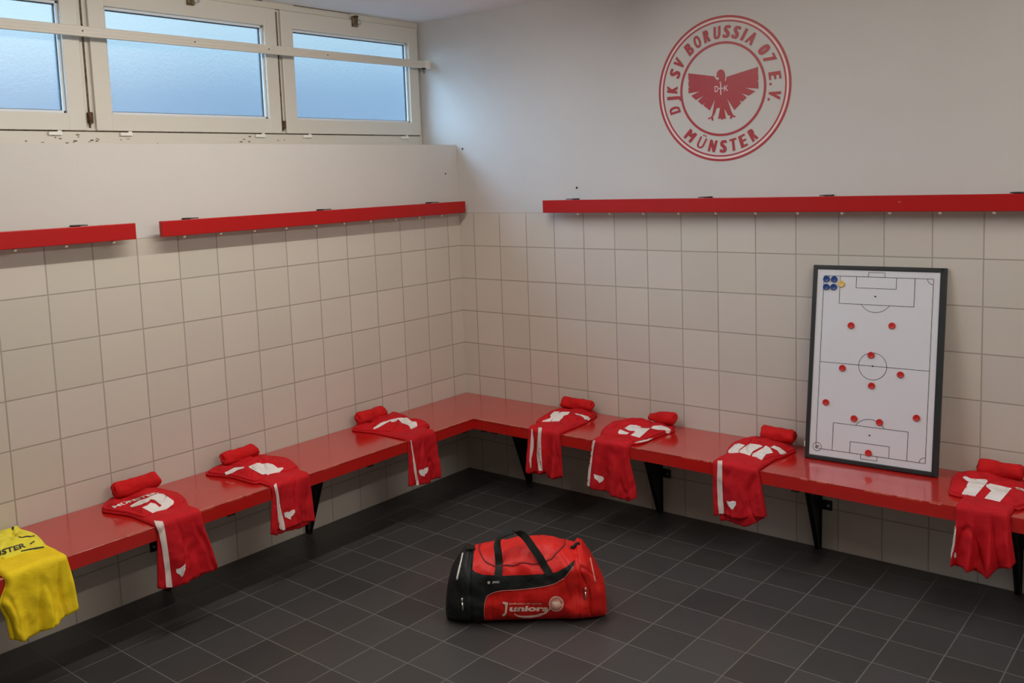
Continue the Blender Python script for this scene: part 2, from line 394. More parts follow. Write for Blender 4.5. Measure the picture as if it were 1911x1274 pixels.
for i, (y0, y1) in enumerate(bays):
    w = bpy.data.objects.new('window_%d' % (i + 1), None); COL.objects.link(w); w.location = (REC, (y0 + y1) / 2, SZ0); structure(w)
    w['label'] = ['frosted window nearest the corner', 'frosted window in the middle, over the gap between the rails', 'frosted window at the left edge of the photo', 'frosted window beyond the left edge'][i]
    gy0, gy1, gz0, gz1 = y0 - 0.078, y1 + 0.078, 2.158, 2.640
    XF = REC + 0.012
    bm = bmesh.new()                    # sash: stiles, rails with a stepped inner bead
    box(bm, (REC - 0.045, y1, SZ0), (XF, gy1, SZ1), 0.004); box(bm, (REC - 0.045, gy0, SZ0), (XF, y0, SZ1), 0.004)
    box(bm, (REC - 0.044, gy1 - 0.002, SZ0 + 0.0004), (XF - 0.0006, gy0 + 0.002, gz0), 0.002); box(bm, (REC - 0.044, gy1 - 0.002, gz1), (XF - 0.0006, gy0 + 0.002, SZ1 - 0.0004), 0.002)
    obj('sash', bm, m_wood_white, w)
    bm = bmesh.new(); b_ = 0.012
    for a, b in [((gy1, gz0), (gy1 + b_, gz1)), ((gy0 - b_, gz0), (gy0, gz1)), ((gy1, gz0), (gy0, gz0 + b_)), ((gy1, gz1 - b_), (gy0, gz1))]:
        box(bm, (REC - 0.03, a[0], a[1]), (REC - 0.006, b[0], b[1]), 0.002)
    obj('glazing_bead', bm, m_alu, w)
    bm = bmesh.new(); c_ = b_ + 0.003
    for a, b in [((gy1 + b_, gz0 + b_), (gy1 + c_, gz1 - b_)), ((gy0 - c_, gz0 + b_), (gy0 - b_, gz1 - b_)), ((gy1 + b_, gz0 + b_), (gy0 - b_, gz0 + c_)), ((gy1 + b_, gz1 - c_), (gy0 - b_, gz1 - b_))]:
        box(bm, (REC - 0.030, a[0], a[1]), (REC - 0.018, b[0], b[1]))
    obj('glass_seal', bm, m_gasket, w)
    obj('glass_pane', BX((REC - 0.032, gy1 + 0.002, gz0 + 0.002), (REC - 0.028, gy0 - 0.002, gz1 - 0.002)), m_glass, w)
    for yy in (y0 - 0.14, y1 + 0.14):
        bm = bmesh.new(); box(bm, (REC - 0.002, yy - 0.03, SZ0 - 0.022), (REC + 0.012, yy + 0.03, SZ0 - 0.006), 0.003)
        box(bm, (REC - 0.002, yy + 0.012, SZ0 - 0.008), (REC + 0.006, yy + 0.03, SZ0 + 0.0005), 0.001)
        obj('hinge_cover', bm, m_white_plastic, w)
    ym = (y0 + y1) / 2 + 0.008          # latch at the head of the sash
    bm = bmesh.new(); box(bm, (XF - 0.002, ym - 0.022, SZ1 - 0.040), (XF + 0.014, ym + 0.016, SZ1 + 0.018), 0.002)
    box(bm, (XF + 0.0, ym - 0.012, SZ1 + 0.010), (XF + 0.026, ym + 0.010, SZ1 + 0.022), 0.002)
    lt = obj('latch', bm, m_brass, w)
    ring = [(XF + 0.016, ym + 0.026 + 0.012 * math.cos(t), SZ1 - 0.012 + 0.014 * math.sin(t)) for t in [2 * math.pi * k / 14 for k in range(14)]]
    g = obj('latch_ring', tube(bmesh.new(), ring, 0.0028, 8, closed=True), m_steel, None, True); g.parent = lt
for y, z, h in [(-2.128, 2.115, 0.05), (-1.067, 2.108, 0.042)]:
    bm = bmesh.new(); box(bm, (REC - 0.004, y - 0.011, z), (REC + 0.016, y + 0.011, z + h), 0.004)
    cyl(bm, (REC + 0.012, y - 0.004, z - 0.006), (0.05, 0, 1), 0.006, h * 0.8, 10)
    obj('rusty_hinge', bm, m_rust, fr)
bm = bmesh.new()                        # crack between ceiling and frame
box(bm, (REC + 0.001, -0.95, ZC - 0.003), (REC + 0.004, -0.55, ZC + 0.0005)); box(bm, (REC + 0.001, -1.35, ZC - 0.003), (REC + 0.003, -1.15, ZC + 0.0005))
obj('ceiling_crack', bm, m_gap, fr)

# small marks in the plaster
bm = bmesh.new()
for x, z in [(0.875, 1.735), (0.045, 1.985)]: cyl(bm, (x, 0.0065, z), (0.3, -1, 0.2), 0.006, 0.004, 10)
obj('nail', bm, m_dark, bpy.data.objects['wall_right'])
bm = bmesh.new(); cyl(bm, (-0.008, -0.10, 1.84), (1, 0, 0), 0.005, 0.004, 10)
obj('nail', bm, m_dark, bpy.data.objects['wall_left'])

# ------------------------------------------------------------------ curtain rail across the windows
r = thing('curtain_rail', (-0.2, -2.1, 2.506), 'long white flat rail running across the windows to the corner wall', 'rail')
bm = BX((-0.212, -4.3, 2.484), (-0.196, -0.028, 2.529), 0.003)
box(bm, (-0.2135, -4.3, 2.497), (-0.1945, -0.028, 2.500)); box(bm, (-0.2135, -4.3, 2.513), (-0.1945, -0.028, 2.516))
obj('rail_profile', bm, m_wood_white, r)
obj('end_cap', BX((-0.216, -0.034, 2.480), (-0.190, 0.0062, 2.533), 0.003), m_white_plastic, r)
bm = cyl(bmesh.new(), (-0.20, -0.045, 2.452), (0, 0, 1), 0.0022, 0.034, 8); box(bm, (-0.208, -0.062, 2.478), (-0.190, -0.036, 2.486), 0.002)
obj('end_stop', bm, m_dark, r)
for y in (-3.2, -2.17, -1.62, -1.19, -0.80):
    obj('screw', cyl(bmesh.new(), (-0.1965, y, 2.507), (1, 0, 0), 0.0035, 0.002, 8), m_dark, r)
for y in (-3.2, -1.7):
    obj('support_arm', BX((REC + 0.0005, y - 0.01, 2.50), (-0.211, y + 0.01, 2.515), 0.002), m_wood_white, r)

# ------------------------------------------------------------------ coat rails
OFF = 0.088
def coat_rail(side, u0, u1, hooks, clips, label):
    def P(u, v, z): return (v, u, z) if side == 'L' else (u, -v, z)
    r = thing('coat_rail', P((u0 + u1) / 2, 0.0, 1.60), label, 'coat rail', 'red coat rails')
    bm = BX(P(u0, OFF - 0.022, 1.603), P(u1, OFF, 1.672), 0.0025, 2); obj('board', bm, m_rail_paint, r)
    for c in clips:                      # flat iron bracket from wall to board, its tip shows above the board
        bm = BX(P(c - 0.022, 0.0, 1.625), P(c + 0.022, 0.005, 1.676), 0.001)
        box(bm, P(c - 0.022, 0.0, 1.6735), P(c + 0.022, OFF - 0.020, 1.6775), 0.001)
        obj('bracket', bm, m_bracket, r)
    for c in hooks:
        bm = bmesh.new()
        tube(bm, [P(c, OFF - 0.024, 1.645), P(c, OFF - 0.034, 1.630), P(c, OFF - 0.036, 1.606), P(c, OFF - 0.026, 1.596), P(c, OFF - 0.012, 1.5935)], 0.006, 8)
        box(bm, P(c - 0.012, OFF - 0.026, 1.622), P(c + 0.012, OFF - 0.021, 1.660), 0.002)
        bmesh.ops.create_uvsphere(bm, u_segments=12, v_segments=8, radius=0.0085, matrix=Matrix.Translation(P(c, OFF - 0.014, 1.5975)))
        obj('hook', bm, m_hook, r, True)
    return r
def steps(a, b, s):
    o_ = []; x = a
    while x < b: o_.append(x); x += s
    return o_
coat_rail('L', -2.032, -0.036, steps(-1.918, -0.1, 0.187), [-1.857, -1.078, -0.266], 'red coat rail on the left wall that ends at the room corner')
coat_rail('L', -4.15, -2.152, steps(-4.05, -2.2, 0.2), [-3.7, -2.371], 'red coat rail running out of the left edge of the photo')
coat_rail('R', 0.706, 3.9, steps(0.934, 3.85, 0.2034), [0.873, 1.671, 2.274, 3.043, 3.7], 'long red coat rail below the round club crest')
rr_ = [o for o in bpy.data.objects if o.name.startswith('coat_rail')][-1]
bm = bmesh.new(); box(bm, (2.60, -OFF - 0.0006, 1.642), (2.612, -OFF, 1.646)); obj('paint_chip', bm, m_worn, rr_)

# ------------------------------------------------------------------ bench around the corner
ZB, BW, BT = 0.483, 0.455, 0.058
bench = thing('corner_bench', (0.25, -0.25, 0.0), 'long red painted bench running round the corner along both tiled walls', 'bench')
def l_slab(z0, z1, w, bev, inset=0.0):
    bm = bmesh.new()
    pts = [(0.003, -0.003), (0.003, -4.6), (w, -4.6), (w, -w), (4.3, -w), (4.3, -0.003)]
    b = [bm.verts.new((x, y, z0)) for x, y in pts]; t = [bm.verts.new((x, y, z1)) for x, y in pts]
    bm.faces.new(b[::-1]); bm.faces.new(t)
    for i in range(6): bm.faces.new((b[i], b[(i + 1) % 6], t[(i + 1) % 6], t[i]))
    if bev:
        es = [e for e in bm.edges if all(abs(v.co.z - z1) < 1e-5 for v in e.verts) and not all(v.co.x < 0.01 for v in e.verts) and not all(v.co.y > -0.01 for v in e.verts)]
        bmesh.ops.bevel(bm, geom=es, offset=bev, segments=3, affect='EDGES', profile=0.5)
    return bm
obj('seat', l_slab(ZB - BT, ZB, BW, 0.004), m_red_paint, bench)
bm = bmesh.new(); random.seed(9)        # worn paint along the front edge
bm.free()
def worn(u0, u1, side):
    u = u0; bm = bmesh.new()
    while u < u1:
        l = random.uniform(0.02, 0.14)
        if random.random() < 0.72:
            wv = random.uniform(0.0015, 0.004)
            a = (BW + 0.0003 - wv, ZB + 0.0004)
            pts = [(BW - 0.005 - wv, ZB + 0.0005), (BW - 0.001, ZB - 0.0006), (BW + 0.0006, ZB - 0.0035 - wv * 0.3)]
            for p, q in zip(pts, pts[1:]):
                if side == 'L': c4 = [(p[0], u, p[1]), (p[0], u + l, p[1]), (q[0], u + l, q[1]), (q[0], u, q[1])]
                else: c4 = [(u, -p[0], p[1]), (u + l, -p[0], p[1]), (u + l, -q[0], q[1]), (u, -q[0], q[1])]
                bm.faces.new([bm.verts.new(c) for c in c4])
            obj('worn_edge', bm, m_worn, bench); bm = bmesh.new()
        u += l + random.uniform(0.0, 0.05)
worn(-4.4, -0.6, 'L'); worn(0.5, 4.2, 'R')
def bracket(side, u):
    def P(v, z, du=0.0): return (v, u + du, z) if side == 'L' else (u + du, -v, z)
    bm = bmesh.new(); t = 0.004
    # folded steel gusset: web plate perpendicular to the wall, flanges along wall and slanted front edge, arm below the seat
    prof = [(0.0, 0.0), (0.030, 0.0), (0.188, ZB - BT - 0.004), (0.0, ZB - BT - 0.004)]
    A = [bm.verts.new(P(v, z, -t)) for v, z in prof]; B = [bm.verts.new(P(v, z, t)) for v, z in prof]
    bm.faces.new(A); bm.faces.new(B[::-1])
    for i in range(4): bm.faces.new((A[i], A[(i + 1) % 4], B[(i + 1) % 4], B[i]))
    w0, w1 = 0.011, 0.016
    def strip(p0, p1, p2, p3, ww0, ww1):
        q = [P(*p0, -ww0), P(*p1, -ww1), P(*p2, -ww1), P(*p3, -ww0), P(*p0, ww0), P(*p1, ww1), P(*p2, ww1), P(*p3, ww0)]
        v = [bm.verts.new(c) for c in q]
        for f in [(0, 1, 2, 3), (4, 5, 6, 7), (0, 1, 5, 4), (1, 2, 6, 5), (2, 3, 7, 6), (3, 0, 4, 7)]: bm.faces.new([v[i] for i in f])
    strip((0.030, 0.0), (0.188, ZB - BT - 0.004), (0.182, ZB - BT - 0.004), (0.024, 0.0), w0, w1)
    strip((0.0, 0.0), (0.0, ZB - BT - 0.004), (0.005, ZB - BT - 0.004), (0.005, 0.0), w0, w1)
    b = obj('bracket', bm, m_bracket, bench)
    arm = obj('support_arm', BX(P(0.0, ZB - BT - 0.022, -0.02), P(0.40, ZB - BT - 0.001, 0.02), 0.002), m_bracket, None); arm.parent = b; arm.matrix_parent_inverse = b.matrix_world.inverted()
    sgn = 1 if side == 'R' else -1
    tab = obj('wall_tab', BX(P(0.0, 0.192, 0.0), P(0.006, 0.240, sgn * 0.062), 0.002), m_bracket, None); tab.parent = b; tab.matrix_parent_inverse = b.matrix_world.inverted()
    for du, v_, z in [(sgn * 0.045, 0.006, 0.216), (sgn * 0.0 - 0.006, 0.036, 0.034)]:
        c = P(v_, z, du); s = obj('bolt', cyl(bmesh.new(), c, P(1, 0)[:1] + ((0,) if side == 'L' else (-1,)) + (0,) if False else ((1, 0, 0) if side == 'L' else (0, -1, 0)), 0.006, 0.004, 8), m_steel, None)
        s.parent = b; s.matrix_parent_inverse = b.matrix_world.inverted()
bpy.context.view_layer.update()
for u in (0.49, 1.372, 2.228, 3.075, 3.93): bracket('R', u)
for u in (-1.285, -2.095, -2.93, -3.78): bracket('L', u)
for sd, u in (('L', -2.02), ('L', -1.22), ('L', -0.51), ('R', 0.60), ('R', 2.29), ('R', 0.52)):
    a, b = ((BW - 0.02, u - 0.018), (BW - 0.004, u + 0.018))
    if sd == 'L': bb = BX((a[0], a[1], ZB - BT - 0.010), (b[0], b[1], ZB - BT + 0.001), 0.002)
    else: bb = BX((a[1], -a[0], ZB - BT - 0.010), (b[1], -b[0], ZB - BT + 0.001), 0.002)
    obj('fixing_plate', bb, m_bracket, bench)

# ------------------------------------------------------------------ club crest on the right wall
LC = Vector((1.7465, 0.0, 2.1955)); LR = 0.348
YW = 0.0058
def ring_bm(r0, r1, n=128):
    bm = bmesh.new(); y0, y1 = YW, YW - 0.0012
    L4 = [[bm.verts.new((LC.x + r * math.cos(2 * math.pi * k / n), y, LC.z + r * math.sin(2 * math.pi * k / n))) for k in range(n)] for r, y in ((r0, y0), (r0, y1), (r1, y1), (r1, y0))]
    for a, b in ((0, 1), (1, 2), (2, 3)):
        for k in range(n): bm.faces.new((L4[a][k], L4[a][(k + 1) % n], L4[b][(k + 1) % n], L4[b][k]))
    return bm
def soup(bm, V3, F):
    vs_ = [bm.verts.new(p) for p in V3]
    for f in F:
        try: bm.faces.new([vs_[i] for i in f])
        except ValueError: pass
crest = thing('club_crest', (LC.x, YW, LC.z), 'round red club crest with an eagle painted high on the white wall', 'emblem')
obj('outer_ring', ring_bm(LR * 0.968, LR * 1.0), m_vinyl, crest)
obj('middle_ring', ring_bm(LR * 0.915, LR * 0.938), m_vinyl, crest)
m_blush = pmat('pale_pink_vinyl', (0.76, 0.60, 0.57), 0.6)
bm = ring_bm(LR * 0.938, LR * 0.968)
for v in bm.verts: v.co.y += 0.0005
obj('pink_band', bm, m_blush, crest)
obj('inner_ring', ring_bm(LR * 0.616, LR * 0.650), m_vinyl, crest)
top = [('D', -162.2), ('J', -174.3), ('K', 175.6), ('S', 158.9), ('V', 147.6), ('B', 129.6), ('O', 118.2), ('R', 106.5), ('U', 94.8), ('S', 83.9), ('S', 73.4), ('I', 64.4), ('A', 55.2),
       ('0', 37.1), ('7', 26.0), ('E', 8.3), ('.', -0.2), ('V', -10.0), ('.', -16.6)]
bot = [('M', -128.8), ('Ü', -114.0), ('N', -101.0), ('S', -89.0), ('T', -78.0), ('E', -67.2), ('R', -55.3)]
bm = bmesh.new()
CAP = 0.72                              # cap height of the built-in font in em
for ch, ang, upright in [(c, a, 1) for c, a in top] + [(c, a, 0) for c, a in bot]:
    V, F = text_soup(ch, offset=0.0 if ch in 'MÜ' else 0.015, shear=0.0, maxlen=0.3)
    V_ = []; F_ = []
    for q_, dx_ in enumerate((-0.03, 0.0, 0.03) if ch == 'Ü' else (-0.07, 0.0, 0.07) if ch != '.' else (0,)):
        F_ += [tuple(i + len(V_) for i in f) for f in F]; V_ += [(v[0] + dx_, v[1]) for v in V]
    V, F = V_, F_
    x0 = min(v[0] for v in V); x1 = max(v[0] for v in V)
    wid = {'M': 0.050, '.': 0.013, 'I': 0.0155, 'Ü': 0.040, 'N': 0.040, 'J': 0.026, 'V': 0.040, 'A': 0.043}.get(ch, 0.037)
    hgt = 0.060
    y0 = 0.0
    sy = hgt / CAP; sxx = wid / (x1 - x0)
    a = math.radians(ang); rad = Vector((math.cos(a), 0, math.sin(a)))
    tan = Vector((math.sin(a), 0, -math.cos(a)))      # clockwise
    if not upright: updir, tdir, r0 = -rad, -tan, LR * 0.790 + hgt / 2
    else: updir, tdir, r0 = rad, tan, LR * 0.784 - hgt / 2
    base = LC + rad * r0
    pts = []
    for v in V:
        yy = v[1] * sy; xx = (v[0] - (x0 + x1) / 2) * sxx + (yy - hgt / 2) * 0.10
        p = base + tdir * xx + updir * yy
        pts.append((p.x, YW - 0.0012 - 0.00008 * (3 * len(pts) // len(V)), p.z))
    soup(bm, pts, F)
obj('lettering', bm, m_vinyl, crest)
EAGLE = [(-0.1803,0.0926),(-0.0395,0.0647),(-0.033,0.052),(-0.022,0.044),(-0.014,0.050),(-0.0175,0.058),(-0.029,0.0585),(-0.0265,0.070),(-0.0255,0.0808),(-0.015,0.0922),(-0.0027,0.0941),(0.0103,0.0879),(0.0169,0.073),(0.0181,0.0543),(0.0151,0.0378),(0.022,0.0372),(0.0256,0.0554),(0.029,0.057),(0.1854,0.087),(0.1865,0.0591),(0.1806,0.0573),(0.1864,0.0537),(0.1869,0.0246),(0.1804,0.0222),(0.1868,0.0185),(0.1879,-0.0143),(0.1223,-0.005),(0.1715,-0.0251),(0.1385,-0.0437),(0.1008,-0.0289),(0.1286,-0.0502),(0.1051,-0.0687),(0.0905,-0.0607),(0.0984,-0.0749),(0.0645,-0.1058),(0.0258,-0.047),(0.0495,-0.1141),(0.0575,-0.1289),(0.071,-0.1348),(0.0675,-0.1408),(0.054,-0.1374),(0.0458,-0.1493),(0.0391,-0.1401),(0.0439,-0.1323),(0.0303,-0.1271),(0.0102,-0.0907),(0.0199,-0.1451),(0.0096,-0.1419),(0.0006,-0.1476),(-0.0035,-0.1461),(-0.011,-0.1393),(-0.0228,-0.1435),(-0.0104,-0.0892),(-0.029,-0.0897),(-0.0398,-0.1172),(-0.049,-0.1292),(-0.0458,-0.1484),(-0.0562,-0.1477),(-0.0596,-0.1361),(-0.0737,-0.1427),(-0.0757,-0.135),(-0.056,-0.1275),(-0.0509,-0.1114),(-0.0375,-0.0451),(-0.0654,-0.0984),(-0.0987,-0.0719),(-0.0887,-0.0581),(-0.1051,-0.0695),(-0.1296,-0.048),(-0.0981,-0.0245),(-0.1395,-0.0415),(-0.1663,-0.0189),(-0.1189,-0.0006),(-0.1805,-0.0063),(-0.1801,0.0218),(-0.1721,0.0237),(-0.18,0.0269),(-0.1796,0.0524),(-0.1716,0.0536),(-0.1795,0.0562)]
bm = bmesh.new(); V, F = poly_tris(EAGLE, 0.5); soup(bm, [(LC.x + x, YW - 0.0012, LC.z + z) for x, z in V], F)
eg = obj('eagle', bm, m_vinyl, crest)
bm = bmesh.new()
for ch, x0, x1, z0, z1 in [('D', -0.0375, -0.0185, -0.011, 0.0165), ('K', 0.0130, 0.0335, -0.0115, 0.0155)]:
    V, F = text_soup(ch, offset=0.0, maxlen=1); V = norm_box(V); soup(bm, [(LC.x + x0 + (x1 - x0) * a, YW - 0.0018, LC.z + z0 + (z1 - z0) * b) for a, b in V], F)
box(bm, (LC.x - 0.008, YW - 0.0018, LC.z - 0.027), (LC.x - 0.0035, YW - 0.0012, LC.z + 0.036)); box(bm, (LC.x - 0.016, YW - 0.0018, LC.z + 0.0015), (LC.x + 0.010, YW - 0.0012, LC.z + 0.0055))
box(bm, (LC.x - 0.012, YW - 0.0018, LC.z + 0.030), (LC.x - 0.004, YW - 0.0012, LC.z + 0.0345))
g = obj('monogram', bm, m_vinyl_w, None); g.parent = eg; bpy.context.view_layer.update(); g.matrix_parent_inverse = eg.matrix_world.inverted()

# ------------------------------------------------------------------ tactics board leaning on the wall, standing on the bench
BC = Vector((2.50114, -0.0893, 0.92179)); BXv = Vector((0.99911478, 0.04200497, 0.00228802)).normalized(); BYv = Vector((-0.0086, 0.1523, 0.9883))
BYv = (BYv - BXv * BYv.dot(BXv)).normalized(); BN = BXv.cross(BYv)      # BN points into the room
def bp_(x, y, z=0.0): return BC + BXv * x + BYv * y + BN * z
board = thing('tactics_board', bp_(0, -0.4425), 'white magnetic football tactics board in a black frame leaning on the tiles', 'whiteboard')
def bbox(bm, x0, x1, y0, y1, z0, z1, bev=0.0):
    n0 = len(bm.verts); bm.verts.ensure_lookup_table()
    tmp = BX((x0, y0, z0), (x1, y1, z1), bev)
    mp = {v: bm.verts.new(bp_(*v.co)) for v in tmp.verts}
    for f in tmp.faces: bm.faces.new([mp[v] for v in f.verts])
    tmp.free(); return bm
HW, HH = 0.283, 0.4415
bm = bmesh.new()
for a in [(-HW, -HW + 0.019, -HH, HH), (HW - 0.026, HW, -HH, HH), (-HW + 0.01, HW - 0.01, -HH, -HH + 0.019), (-HW + 0.01, HW - 0.01, HH - 0.019, HH)]:
    bbox(bm, *a, -0.014, 0.006, 0.003)
obj('frame', bm, m_frame, board)
fc = obj('writing_surface', bbox(bmesh.new(), -HW + 0.015, HW - 0.02, -HH + 0.015, HH - 0.015, -0.010, 0.0), m_board, board)
obj('corner_clip', bbox(bmesh.new(), -HW - 0.004, -HW + 0.004, -HH + 0.05, -HH + 0.075, -0.012, 0.004, 0.001), m_white_plastic, board)
bm = bmesh.new(); LW = 0.0011
def ln(x0, y0, x1, y1, w=LW):
    d = Vector((x1 - x0, y1 - y0)); n = Vector((-d.y, d.x)).normalized() * w
    bm.faces.new([bm.verts.new(bp_(x, y, 0.0006)) for x, y in [(x0 + n.x, y0 + n.y), (x1 + n.x, y1 + n.y), (x1 - n.x, y1 - n.y), (x0 - n.x, y0 - n.y)]])
def arc(cx, cy, r, a0, a1, n=40):
    P_ = [(cx + r * math.cos(math.radians(a0 + (a1 - a0) * k / n)), cy + r * math.sin(math.radians(a0 + (a1 - a0) * k / n))) for k in range(n + 1)]
    for p, q in zip(P_, P_[1:]): ln(*p, *q)
def rect(x0, y0, x1, y1):
    ln(x0, y0, x1, y0); ln(x1, y0, x1, y1); ln(x1, y1, x0, y1); ln(x0, y1, x0, y0)
rect(-0.234, -0.392, 0.2305, 0.3935); ln(-0.234, 0.001, 0.2305, 0.001)
rect(-0.161, 0.2705, 0.1565, 0.3935); rect(-0.161, -0.392, 0.1565, -0.2675)
rect(-0.0895, 0.3435, 0.0805, 0.3935); rect(-0.0835, -0.392, 0.0825, -0.3415)
rect(-0.0385, 0.3935, 0.0315, 0.4135); rect(-0.036, -0.4115, 0.034, -0.392)
arc(-0.003, 0.0, 0.0595, 0, 360, 60)
arc(-0.004, 0.308, 0.0705, 212, 328); arc(-0.002, -0.304, 0.0705, 32, 148)
arc(0.2305, 0.3935, 0.024, 180, 270, 12); arc(0.2305, -0.392, 0.024, 90, 180, 12); arc(-0.234, 0.3935, 0.024, 270, 360, 12)
arc(-0.2285, -0.3845, 0.019, 0, 360, 30)
for x, y, r_ in [(-0.005, 0.308, 0.0045), (-0.002, -0.304, 0.0045), (-0.003, 0.001, 0.0045)]:
    bm.faces.new([bm.verts.new(bp_(x + r_ * math.cos(t), y + r_ * 0.8 * math.sin(t), 0.0007)) for t in [2 * math.pi * k / 14 for k in range(14)]])
for dx in (-0.004, 0.003): ln(-0.2285 + dx - 0.004, -0.3905, -0.2285 + dx + 0.005, -0.3785, 0.0018)
obj('pitch_markings', bm, m_ink, board)
def magnet(x, y, mat, color, label, grp, r_=0.0145):
    c = bp_(x, y, 0.0006); bm = bmesh.new(); n = 24
    prof = [(r_, 0.0), (r_, 0.0045), (r_ * 0.93, 0.0065), (r_ * 0.80, 0.0072), (r_ * 0.70, 0.0060), (r_ * 0.2, 0.0064)]
    rings = [[bm.verts.new(c + BXv * (rr * math.cos(2 * math.pi * k / n)) + BYv * (rr * math.sin(2 * math.pi * k / n)) + BN * h) for k in range(n)] for rr, h in prof]
    for A, B in zip(rings, rings[1:]):
        for k in range(n): bm.faces.new((A[k], A[(k + 1) % n], B[(k + 1) % n], B[k]))
    bm.faces.new(rings[0][::-1]); bm.faces.new(rings[-1])
    o_ = obj('board_magnet', bm, mat, None, True)
    tag(o_, label, 'magnet', grp); return o_
RL = ['red magnet, left one of the upper pair near the top penalty area', 'red magnet, right one of the upper pair near the top penalty area', 'red magnet sitting on the top of the centre circle',
      'red magnet on the halfway line left of the centre circle', 'red magnet just below the halfway line right of the centre circle', 'red magnet directly below the centre circle',
      'red magnet by the left touchline in the lower half of the board', 'red magnet just above the lower penalty box, left of its arc', 'red magnet on the arc of the lower penalty box',
      'red magnet near the right touchline in the lower half of the board', 'lowest red magnet, on the goal line inside the bottom goal box']
for (x, y), l in zip([(-0.103, 0.174), (0.071, 0.184), (-0.011, 0.049), (-0.132, -0.019), (0.115, -0.025), (-0.003, -0.085), (-0.198, -0.18), (-0.071, -0.238), (0.038, -0.241), (0.188, -0.203), (-0.003, -0.381)], RL):
    magnet(x, y, m_mag_red, 'red', l, 'red player magnets on the tactics board')
for (x, y), l in zip([(-0.222, 0.378), (-0.187, 0.378), (-0.221, 0.342), (-0.188, 0.343)], ['upper left', 'upper right', 'lower left', 'lower right']):
    magnet(x, y, m_mag_blue, 'blue', 'dark blue magnet, %s of the cluster of four in the board corner' % l, 'blue magnets in the board corner')
magnet(-0.154, 0.358, m_mag_yel, 'yellow', 'yellow magnet beside the four blue ones on the board', None)

